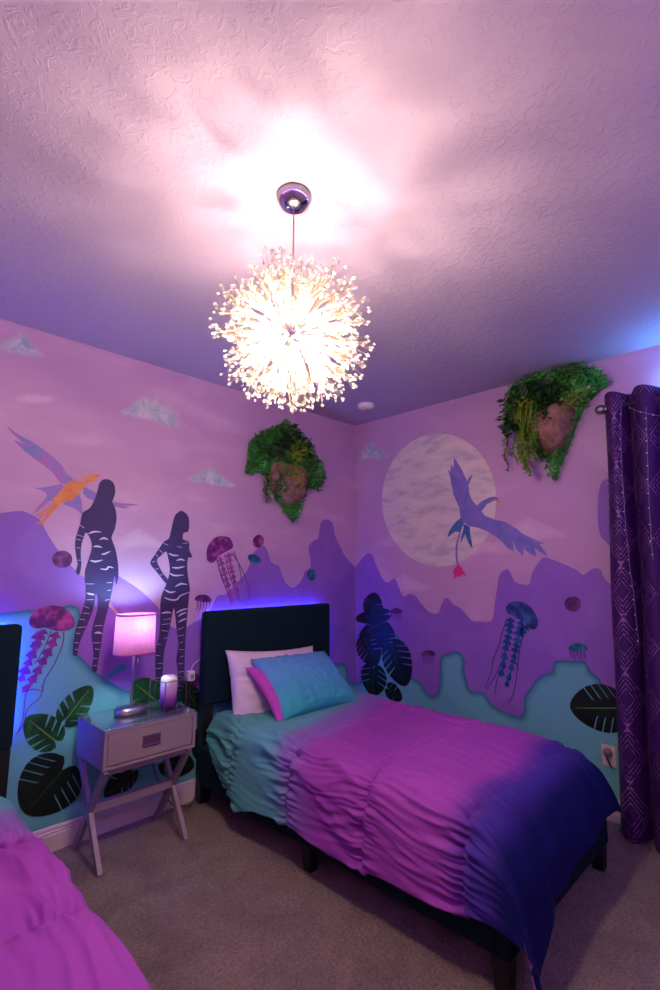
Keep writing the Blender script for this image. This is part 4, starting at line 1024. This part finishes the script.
M_COMF = m_comforter(); M_LINING = plain('pink_lining', (196, 128, 190), .8)
def interp(x, xs, ys): return float(np.interp(x, xs, ys))
def comforter(xc, seed, lab, mirror=False, wide=0.0):
    NU, NV = 330, 310
    a, r, y0, zt = .46, .10, -.125, .548
    tl, rf = 1.74, .26
    gl = [.33, .84, 1.33, 1.80]
    hemz_y = ([.0, .12, .25, .45, .62, .85, 1.15, 1.5, 1.7, 1.9, 2.4], [.42, .35, .22, .14, .19, .205, .175, .205, .225, .245, .25])
    def prof(s, a, r, fl):
        s_ = abs(s); sg = 1 if s >= 0 else -1
        if s_ < a: return s, 0.
        if s_ < a+r*PI/2:
            th = (s_-a)/r; return sg*(a+r*math.sin(th)), r*(1-math.cos(th))
        e = s_-a-r*PI/2
        return sg*(a+r+fl*e), r+e
    P = np.zeros((NU+1, NV+1, 3)); UV = np.zeros((NU+1, NV+1, 2)); ST = np.zeros((NU+1, NV+1, 2)); KC = np.zeros((NU+1, NV+1)); CF = np.ones((NU+1, NV+1))
    for j in range(NV+1):
        v = j/NV
        for i in range(NU+1):
            u = -1+2*i/NU; v = j/NV
            ca, cb = (abs(u)-.58)/.42, (v-.72)/.28
            if ca > 0 and cb > 0:                  # the sewn corners of the cloth are round
                ra, rb = ca*math.sqrt(1-cb*cb/2), cb*math.sqrt(1-ca*ca/2)
                ca, cb = ra, rb
                CF[i, j] = max(0, 1-2.2*max(0, min(ca, cb)-.15))
                u = math.copysign(.58+.42*ca, u); v = .72+.28*cb
            # foot drop depends on u
            fd = interp(u, [-1, -.80, -.62, -.4, 0, .35, .6, .85, 1], [.42, .46, .43, .34, .28, .26, .245, .33, .38])
            Tt = tl + rf*PI/2 + fd-rf
            t = v*Tt
            hz = interp(t, *hemz_y) if u < 0 else interp(t, [0, .3, 1.0, 1.6, 1.9, 2.4], [.36, .27, .24, .25, .27, .27])
            hz += .012*noise.noise(Vector((t*5, seed, 3.)))
            D = zt-hz
            s = u*(a+r*PI/2+D-r)
            x, ds = prof(s, a, r, (.10+wide) if u < 0 else .05)
            y, dt = prof(t, tl, rf, .22)
            p = 1.7
            z = zt-(ds**p+dt**p)**(1/p)
            if t > 1.2: z -= .012*((t-1.2)/.5)**2 if t < 1.9 else .0235
            kc = ds*dt/(ds+dt+.04)*1.5
            x += (-.16 if u < 0 else .10)*kc; y += (.5 if u < 0 else .2)*kc
            if u < 0: x += .07*max(0, 1-t/.42)*min(1, -u*1.5)
            z -= .03*max(0, 1-t/.5)
            P[i, j] = (x, y0-y, z); ST[i, j] = (s, t); KC[i, j] = kc
    # normals
    du = np.gradient(P, axis=0); dv = np.gradient(P, axis=1)
    N = np.cross(dv, du); N /= np.linalg.norm(N, axis=2, keepdims=True)+1e-9
    # folds
    def sm(x, a_, b_):
        k = min(1, max(0, (x-a_)/(b_-a_))); return k*k*(3-2*k)
    for i in range(NU+1):
        for j in range(NV+1):
            s, t = ST[i, j]
            wig = .03*noise.noise(Vector((s*3, seed*2., 1.)))
            tt = t+wig
            d = min(abs(tt-g) for g in gl)
            ed = [-.12]+gl+[2.45]
            k = 0
            while k < len(ed)-2 and tt > ed[k+1]: k += 1
            fr = min(1, max(0, (tt-ed[k])/(ed[k+1]-ed[k])))
            arch = math.sqrt(max(0, math.sin(PI*fr)))
            ws = sm(abs(s), .22, .52); wt = .22+.78*ws
            foot = sm(t, 1.85, 2.1)
            w = .012*arch*wt*(1-foot)
            mk = min(1.25, max(.12, .6+1.3*noise.noise(Vector((s*4.2+t*1.5, t*3.1, seed+20)))))
            q = s*9+1.1*noise.noise(Vector((s*2, t*2.4, seed)))
            n1 = noise.noise(Vector((q*1.3+t*1.2, t*1.9+k*7.3, seed+.5)))
            w += (.040*(.5-abs(n1))-.012)*mk*wt*(1-.75*foot)*(.35+.65*arch)
            n1b = noise.noise(Vector((s*27+1.6*noise.noise(Vector((s*3, t*3, seed))), t*2.4+k*3.1, seed+2.5)))
            w += .034*(.35-abs(n1b))*(wt-.12)*mk*(1-.8*foot)
            n2 = noise.noise(Vector((s*64, t*8, seed+9)))
            w += (.030*n2-.018*math.exp(-(d/.018)**2))*math.exp(-(d/.075)**2)*(.3+.7*ws)*(1-foot)
            n3 = noise.noise(Vector((s*8.5, t*1.1, seed+4)))
            w += .026*n3*foot
            w += .006*noise.noise(Vector((s*5, t*5, seed+7)))
            hemk = sm(abs(i/NU*2-1), .9, 1.0)
            w -= .02*hemk*0
            w *= (1-.7*sm(KC[i, j], .02, .12))*CF[i, j]
            P[i, j] += N[i, j]*w
            UV[i, j] = ((-s if not mirror else -.25*s), t)
    P[..., 2] = np.maximum(P[..., 2], .022)
    if mirror: P[..., 0] *= -1
    V = P.reshape(-1, 3); F = []
    for i in range(NU):
        for j in range(NV):
            q = (i*(NV+1)+j, (i+1)*(NV+1)+j, (i+1)*(NV+1)+j+1, i*(NV+1)+j+1)
            F.append(q[::-1] if not mirror else q)
    me = bpy.data.meshes.new('comforter'); me.from_pydata([tuple(map(float, v)) for v in V], [], F)
    uvl = me.uv_layers.new(name='UVMap'); fl = UV.reshape(-1, 2)
    idx = np.zeros(len(me.loops), np.int32); me.loops.foreach_get('vertex_index', idx)
    uvl.data.foreach_set('uv', fl[idx].astype(np.float32).ravel())
    for p in me.polygons: p.use_smooth = True
    o = link('comforter', me, [M_COMF, M_LINING], None, (xc, 0, 0))
    so = o.modifiers.new('thick', 'SOLIDIFY'); so.thickness = .018; so.offset = -1; so.material_offset = 1; so.material_offset_rim = 0
    tag(o, lab, 'comforter', 'ombre comforters')
    return o
mattress(XC, 'white mattress under the comforter on the right bed')
comforter(XC, 3.3, 'ruched teal, purple and navy comforter spread over the right bed')
mattress(XC+LX, 'white mattress under the comforter on the left bed')
comforter(XC+LX-.055, 8.1, 'ruched teal and purple comforter on the left bed, cut by the left edge', True, .0)

# pillows
def pillow(name, W, Hh, D, m, seed, wr=.006, ruche=False, parent=None, squash=1.0):
    N = 44; V, F = [], []
    for side in (1, -1):
        for j in range(N+1):
            for i in range(N+1):
                u, v = -1+2*i/N, -1+2*j/N
                e = (1-abs(u)**2.6)*(1-abs(v)**2.6)
                h = D/2*max(0, e)**.5
                px = u*W/2*(1-.05*(1-abs(v)**2)*abs(u)**3*1.6); pz = v*Hh/2*(1-.06*(1-abs(u)**2)*abs(v)**3*1.6)
                nz = wr*noise.noise(Vector((u*3+seed, v*9, seed)))+wr*.6*noise.noise(Vector((u*9, v*5+seed, seed)))
                if ruche:
                    nz += .034*(.3-abs(noise.noise(Vector((u*10, v*2.6, seed)))))*(1-abs(u)**6)
                    nz += .009*noise.noise(Vector((u*26, v*9, seed)))
                V.append((px, pz, side*(h*(1 if side > 0 else squash)+(nz*min(1, e*4)))))
    n = (N+1)**2
    for s_ in (0, 1):
        for j in range(N):
            for i in range(N):
                q = (s_*n+j*(N+1)+i, s_*n+j*(N+1)+i+1, s_*n+(j+1)*(N+1)+i+1, s_*n+(j+1)*(N+1)+i)
                F.append(q if s_ == 0 else q[::-1])
    o = mesh_from(name, V, F, m, parent, True)
    bm = bmesh.new(); bm.from_mesh(o.data); bmesh.ops.remove_doubles(bm, verts=bm.verts[:], dist=.0008); bm.to_mesh(o.data); bm.free()
    return o
def pose(o, c, tilt, yaw, roll=0):
    """local x = along the bed head, local y = up the pillow, local z = towards the foot"""
    M = Matrix.Rotation(yaw, 4, 'Z') @ Matrix.Rotation(PI/2-tilt, 4, 'X') @ Matrix.Rotation(roll, 4, 'Z')
    o.rotation_euler = M.to_euler(); o.location = c
M_PW = plain('white_pillow_cotton', (226, 206, 224), .8, var=.04, bump=.0006, vs=8, bs=300)
pw = pillow('pillow', .77, .48, .19, M_PW, 2.2, .011)
pose(pw, (-1.075, -.225, .655), math.radians(18), math.radians(0), math.radians(-4))
tag(pw, 'plain pinkish white pillow leaning on the headboard behind the teal one', 'pillow', 'pillows')
sh = empty('sham_pillow', (-1.0, -.445, .690), 'ruffled teal blue pillow with open side, in front of the white pillow', 'pillow', 'pillows')
sp_ = pillow('sham_cover', .67, .47, .17, m_sham(), 5.1, .010, True, sh)
ip = pillow('inner_pillow', .67, .43, .125, plain('magenta_cotton', (190, 70, 184), .8, bump=.0005), 7.7, .007, False, sh)
ip.location = (-.045, -.012, -.022); ip.rotation_euler = (0, 0, math.radians(2)); ip['label'] = 'magenta inner pillow showing at the open side'
pose(sh, sh.location.copy(), math.radians(50), math.radians(2), math.radians(-3))

# ------------------------------------------------------------------ LED strips behind the headboards
M_LED = emit('blue_led_glow', (.03, .05, 1.0), LEDB)
M_LED2 = emit('bright_blue_led_glow', (.01, .03, 1.0), LEDB2)
def led(x, lab, m):
    e = empty('led_strip', (x, -.0185, .9), lab, 'led strip', 'blue led strips')
    for nm, lo, hi in (('strip', (-.46, -.002, .222), (.56, .002, .234)), ('strip', (.592, -.002, -.27), (.604, .002, .21))):
        box(nm, lo, hi, m, e)
led(XC, 'blue glowing led strip behind the right bed headboard', M_LED)
led(XC+LX, 'blue glowing led strip behind the left bed headboard', M_LED2)

# ------------------------------------------------------------------ nightstand
NX0, NX1, NY0, NY1 = -2.292, -1.798, -.41, -.05
ns = empty('nightstand', (-2.05, -.23, 0), 'grey nightstand with one drawer and crossed legs between the beds', 'nightstand')
def nsb(name, lo, hi, m=M_GREYP, bev=.003, parent=ns):
    o = Vector((-2.05, -.23, 0)); return box(name, Vector(lo)-o, Vector(hi)-o, m, parent, bev)
bm = bmesh.new(); oo = Vector((-2.05, -.23, 0))
for lo, hi in (((NX0, NY0, .464), (NX0+.018, NY1, .646)), ((NX1-.018, NY0, .464), (NX1, NY1, .646)), ((NX0+.018, NY0+.0005, .464), (NX1-.018, NY1, .480)), ((NX0+.018, NY0+.0005, .630), (NX1-.018, NY1, .6458)), ((NX0+.018, NY1-.012, .480), (NX1-.018, NY1, .630))):
    add_box(bm, Vector(lo)-oo, Vector(hi)-oo)
build('case', bm, M_GREYP, ns)
dr = nsb('drawer', (NX0+.021, NY0+.001, .484), (NX1-.021, NY0+.30, .627), bev=.002)
bm = bmesh.new()
for lo, hi in (((-2.098, NY0-.006, .531), (-2.003, NY0+.002, .538)), ((-2.098, NY0-.006, .578), (-2.003, NY0+.002, .585)), ((-2.098, NY0-.006, .538), (-2.090, NY0+.002, .578)), ((-2.011, NY0-.006, .538), (-2.003, NY0+.002, .578)), ((-2.090, NY0-.001, .538), (-2.011, NY0+.002, .578)), ((-2.026, NY0-.008, .546), (-2.020, NY0, .570))):
    add_box(bm, Vector(lo)-oo, Vector(hi)-oo)
build('drawer_pull', bm, M_NICKEL, dr)['label'] = 'square recessed silver pull'
gt = nsb('glass_top', (NX0-.003, NY0-.003, .6465), (NX1+.003, NY1+.003, .654), m_glass('tinted_glass_top', (.86, .94, .94), .24, .05), .002)
gt['label'] = 'clear glass sheet on top'
for x in (-2.272, -1.828):
    for k, (ya, yb) in enumerate(((-.395, -.065), (-.065, -.395))):
        bm = bmesh.new(); xo = x+(.0 if k else .0)
        add_beam(bm, Vector((xo, ya, .0))-oo, Vector((xo, yb, .462))-oo, .0215 if k else .022, .036)
        build('leg', bm, M_GREYP, ns)
nsb('stretcher', (-2.262, -.25, .222), (-1.838, -.21, .262))
nsb('apron', (-2.262, -.385, .432), (-1.838, -.365, .4635))

# lamp
LPX, LPY = -2.072, -.195
lp = empty('table_lamp', (LPX, LPY, .654), 'lit table lamp with pink linen shade and oval silver base on the nightstand', 'lamp')
bm = bmesh.new(); add_lathe(bm, [(.080, 0), (.086, .004), (.087, .022), (.08, .031), (.03, .034), (.012, .036)], 48, 2.5, 1, .72); build('base', bm, M_NICKEL, lp, True)
bm = bmesh.new(); add_tube(bm, [(0, 0, .03), (0, 0, .40)], .0075, 14); build('stem', bm, M_NICKEL, lp, True)
bm = bmesh.new(); add_lathe(bm, [(.106, .312), (.101, .524)], 64, 2.7, 1, .82, closed=False); build('shade', bm, m_shade(), lp, True)
bm = bmesh.new()
for z, rr in ((.314, .1065), (.522, .1015)):
    add_lathe(bm, [(rr-.0015, z-.004), (rr+.001, z-.004), (rr+.001, z+.004), (rr-.0015, z+.004), (rr-.0015, z-.004)], 64, 2.7, 1, .82, closed=False)
build('shade_rim', bm, plain('magenta_trim', (176, 50, 140), .7), lp, True)
bm = bmesh.new()
for k in range(3):
    a = 2*PI*k/3
    add_tube(bm, [(0, 0, .512), (.098*math.cos(a), .08*math.sin(a), .517)], .0018, 6)
add_tube(bm, [(0, 0, .40), (0, 0, .415)], .016, 12)
build('harp', bm, M_NICKEL, lp)
bm = bmesh.new(); add_lathe(bm, [(.012, .430), (.018, .444), (.027, .466), (.028, .486), (.02, .502), (.006, .509)], 20); build('bulb', bm, emit('cool_bulb_glow', (.36, .70, 1.0), LAMP), lp, True)
bm = bmesh.new(); add_tube(bm, [(.022, -.01, .40), (.022, -.01, .275)], .0012, 5); add_lathe(bm, [(.001, 0), (.005, .004), (.005, .016), (.002, .02)], 10, c=(.022, -.01, .258)); build('pull_chain', bm, M_CHROME, lp)
cord = crom([(.06, .03, .008), (.10, .12, .006), (.15, .172, .0), (.20, .177, -.15), (.23, .176, -.36), (.29, .16, -.52), (.35, .13, -.615), (.40, .11, -.63), (.46, .12, -.646), (.50, .145, -.625), (.54, .155, -.60)], 6, False)
bm = bmesh.new(); add_tube(bm, cord, .0032, 6); build('power_cord', bm, M_CORD, lp, True)['label'] = 'dark cord running down behind the nightstand'

# candle and its holder
hx, hy, hz = -1.892, -.262, .654
hd = empty('candle_holder', (hx, hy, hz), 'open brass-edged glass box candle holder on the nightstand', 'candle holder', rz=math.radians(8))
M_BRASS = plain('antique_brass', (150, 122, 104), .35, 1)
M_PANEL = m_glass('clear_panel_glass', (.97, .98, .98), .0, .02)
a_, h_ = .070, .158
bm = bmesh.new()
cs = [(-a_, -a_), (a_, -a_), (a_, a_), (-a_, a_)]
for i in range(4):
    p, q = cs[i], cs[(i+1) % 4]
    for z in (.0025, h_): add_beam(bm, (p[0], p[1], z), (q[0], q[1], z), .004, .004)
    add_beam(bm, (p[0], p[1], 0), (p[0], p[1], h_+.0025), .004, .004, (0, 1, 0))
build('frame', bm, M_BRASS, hd)
for i in range(4):
    p, q = Vector((*cs[i], 0)), Vector((*cs[(i+1) % 4], 0))
    bm = bmesh.new(); d = (q-p).normalized()*.003
    add_beam(bm, p+d+Vector((0, 0, h_/2)), q-d+Vector((0, 0, h_/2)), .0015, h_-.006)
    build('glass_panel', bm, M_PANEL, hd)
box('glass_floor', (-a_+.003, -a_+.003, .003), (a_-.003, a_-.003, .006), M_GLASS, hd)
cd = empty('candle', (hx+.004, hy+.004, hz+.0065), 'purple to white ombre pillar candle standing inside the glass box', 'candle')
bm = bmesh.new(); add_lathe(bm, [(.040, 0), (.045, .004), (.045, .148), (.042, .160), (.033, .168), (.024, .167), (.010, .160)], 36); build('wax', bm, m_candle(), cd, True)
bm = bmesh.new(); add_tube(bm, [(0, 0, .158), (.001, 0, .174)], .0016, 6); build('wick', bm, M_DARKP, cd)

# white usb charger with cable
uc = empty('usb_charger', (-1.615, -.009, .755), 'white usb charger cube with a looping cable beside the right headboard', 'charger')
box('plug_body', (-.022, -.034, -.03), (.022, .0085, .03), M_WHITEP, uc, .006)
bm = bmesh.new(); add_box(bm, (-.012, -.0355, -.017), (.012, -.0339, .012)); build('socket_face', bm, plain('grey_plastic', (150, 140, 150), .5), uc)
bm = bmesh.new(); add_tube(bm, crom([(0, -.02, .03), (.004, -.025, .06), (.03, -.03, .085), (.07, -.018, .10), (.10, -.012, .11)], 6, False), .003, 6); build('cable', bm, M_WHITEP, uc, True)
bm = bmesh.new(); add_tube(bm, crom([(-.004, -.02, -.03), (-.004, -.02, -.06), (-.008, -.015, -.10), (-.012, -.012, -.14)], 6, False), .003, 6); build('lower_cable', bm, M_CORD, uc, True)

# wall outlet on the moon wall
ol = empty('wall_outlet', (0, -1.96, .354), 'cream wall outlet plate on the teal hill beside the curtain', 'outlet')
box('cover_plate', (-.006, -.037, -.058), (0, .037, .058), plain('cream_plate', (226, 196, 188), .4, var=.02), ol, .003)
for z in (.02, -.02):
    box('socket', (-.0078, -.016, z-.014), (-.0055, .016, z+.014), plain('cream_socket', (206, 178, 172), .4), ol, .003)
pg = empty('plug_adapter', (-.008, -1.958, .372), 'grey round plug with dark cord in the wall outlet', 'plug')
bm = bmesh.new(); add_lathe(bm, [(.024, 0), (.024, .018), (.018, .028), (.006, .03)], 24)
o = build('plug_body', bm, plain('grey_plug', (112, 100, 108), .45), pg, True); o.rotation_euler = (0, -PI/2, 0)
bm = bmesh.new(); add_tube(bm, crom([(-.026, 0, -.005), (-.04, -.005, -.02), (-.034, -.012, -.045), (-.012, -.016, -.075)], 6, False), .005, 8); build('cord', bm, M_DARKP, pg, True)

# ------------------------------------------------------------------ curtain, rod and fairy lights
RZ = 2.387
rod = empty('curtain_rod', (-.10, -2.9, RZ), 'silver curtain rod with round ball end above the curtain', 'curtain rod')
bm = bmesh.new(); add_tube(bm, [(0, -.80, 0), (0, .775, 0)], .011, 16); build('rod', bm, M_NICKEL, rod, True)
bm = bmesh.new(); bmesh.ops.create_uvsphere(bm, u_segments=24, v_segments=16, radius=.031, matrix=Matrix.Translation((0, .806, 0)))
add_tube(bm, [(0, .765, 0), (0, .785, 0)], .016, 16); build('finial', bm, M_NICKEL, rod, True)
bm = bmesh.new(); add_tube(bm, [(.1, .70, 0), (.0, .70, 0)], .006, 10); add_lathe(bm, [(.022, 0), (.022, .006)], 20); 
build('bracket', bm, M_NICKEL, rod)
def curtain():
    NUc, NVc = 260, 60
    Wd = .86; V, UV, F = [], [], []
    for j in range(NVc+1):
        v = j/NVc
        for i in range(NUc+1):
            u = i/NUc
            yt = -2.125-Wd*u
            nf = 5.6
            ph = 2*PI*nf*u + .5*math.sin(6*u+1) - .9
            amp = .046+.016*v
            x = -.10-.02*v - amp*math.sin(ph) - .10*v*v*min(1, u*3.5)
            x = min(x, -.012)
            y = yt + .085*v*(1-u) + .022*math.cos(ph)*(.5+.5*v) + .010*noise.noise(Vector((u*9, v*3, 2)))
            top = 2.468+.010*math.sin(ph*1.0+1)
            z = top + (.018-top)*v
            if v > .97: x -= .01*noise.noise(Vector((u*20, 1, 1)))
            V.append((x, y, z)); UV.append((u*1.62, z))
    for j in range(NVc):
        for i in range(NUc):
            F.append((j*(NUc+1)+i, j*(NUc+1)+i+1, (j+1)*(NUc+1)+i+1, (j+1)*(NUc+1)+i))
    me = bpy.data.meshes.new('curtain'); me.from_pydata(V, [], F)
    uvl = me.uv_layers.new(name='UVMap')
    for l in me.loops: uvl.data[l.index].uv = UV[l.vertex_index]
    for p in me.polygons: p.use_smooth = True
    o = link('curtain', me, m_curtain())
    tag(o, 'long purple curtain with silvery diamond lines hanging to the floor', 'curtain')
    return o
cu = curtain()
bm = bmesh.new()
for y in (-2.205, -2.36, -2.52):
    k = 18
    pts = [(-.10+.024*math.cos(2*PI*i/k)*.5, y+.006*math.sin(2*PI*i/k), RZ+.024*math.sin(2*PI*i/k)) for i in range(k)]
    add_tube(bm, pts+[pts[0]], .0045, 8, False)
build('grommets', bm, M_NICKEL, cu)
M_BEAD = plain('clear_bead', (240, 232, 236), .2)
def fairy(pts, lab, step=.06):
    root = empty('fairy_light_string', pts[0], lab, 'string lights', 'fairy light strings')
    P = [p-Vector(pts[0]) for p in crom(pts, 8, False)]
    Q = [p + Vector((0, .004*noise.noise(p*31), 0)) for p in P]
    bm = bmesh.new(); add_tube(bm, Q, .0012, 5); build('wire', bm, M_WIRE, root)
    bm = bmesh.new(); acc = 0; last = Q[0]
    for p in Q[1:]:
        acc += (p-last).length; last = p
        if acc > step:
            acc = 0
            bmesh.ops.create_icosphere(bm, subdivisions=1, radius=.0038, matrix=Matrix.Translation(p+Vector((-.003, .004, 0))))
    build('bulbs', bm, M_BEAD, root)['kind'] = 'stuff'
fairy([(-.095, -2.112, 2.37), (-.06, -2.10, 2.2), (-.05, -2.09, 1.9), (-.05, -2.085, 1.6), (-.045, -2.07, 1.35)], 'fairy light wire down the wall edge of the curtain')
fairy([(-.165, -2.225, 2.395), (-.172, -2.213, 2.25), (-.176, -2.20, 2.0), (-.18, -2.195, 1.6), (-.185, -2.205, 1.3), (-.19, -2.21, 1.02)], 'fairy light wire hanging in the first curtain fold')
fairy([(-.172, -2.345, 2.33), (-.18, -2.335, 2.1), (-.186, -2.32, 1.8), (-.19, -2.312, 1.48)], 'short fairy light wire hanging at the right picture edge')
fairy([(-.16, -2.23, 2.40), (-.172, -2.28, 2.335), (-.178, -2.35, 2.29), (-.175, -2.44, 2.26), (-.17, -2.55, 2.30), (-.16, -2.66, 2.39)], 'fairy light wire swagged across the curtain top')

# ------------------------------------------------------------------ cyan LED tape above the curtain; added violet and magenta fill, unseen
def tape(name, lo, hi, m, lab):
    o = box(name, lo, hi, m); tag(o, lab, 'led strip'); return o
tape('glow_tape', (-.05, -3.5, 2.475), (-.03, -2.42, 2.48), emit('cyan_led_glow', (.10, .45, 1.0), LEDC), 'cyan led tape on top of the window trim behind the curtain')
tape('glow_tape', (RX0+.1, RY0, 2.50), (-.1, RY0+.012, 2.53), emit('violet_fill_glow', (.52, .26, 1.0), FILLV), 'added violet fill strip along the top of the wall behind the camera')
tape('glow_tape', (RX0, RY0+.1, 2.50), (RX0+.012, -.4, 2.53), emit('magenta_fill_glow', (.80, .36, 1.0), FILLM), 'added magenta fill strip along the top of the wall left of the beds')

# ------------------------------------------------------------------ camera and render look
f_px = 497.0
pitch = math.atan(74/f_px); yaw = math.radians(45.3)
Fw = Vector((math.sin(yaw)*math.cos(pitch), math.cos(yaw)*math.cos(pitch), math.sin(pitch)))
Rt = Vector((math.cos(yaw), -math.sin(yaw), 0)); Up = Rt.cross(Fw)
cam = bpy.data.objects.new('camera', bpy.data.cameras.new('camera')); COL.objects.link(cam)
cam.data.sensor_fit = 'HORIZONTAL'; cam.data.sensor_width = 24; cam.data.lens = f_px/660*24
cam.data.clip_start = .05
Mx = Matrix((Rt, Up, -Fw)).transposed().to_4x4(); Mx.translation = (-3.33728, -2.97627, 1.428)
cam.matrix_world = Mx
sc.camera = cam
wd = bpy.data.worlds.new('night'); sc.world = wd; wd.use_nodes = True
wd.node_tree.nodes['Background'].inputs[0].default_value = (.02, .015, .04, 1)
sc.view_settings.view_transform = 'Standard'; sc.view_settings.look = 'None'
sc.view_settings.gamma = 1; sc.view_settings.use_curve_mapping = False
sc.view_settings.exposure = EXPO
cy = sc.cycles
cy.use_denoising = True
try: cy.denoiser = 'OPENIMAGEDENOISE'
except Exception: pass
cy.max_bounces = 8; cy.diffuse_bounces = 4; cy.glossy_bounces = 4; cy.transparent_max_bounces = 16; cy.transmission_bounces = 6
cy.caustics_reflective = False; cy.caustics_refractive = False
cy.sample_clamp_indirect = 4
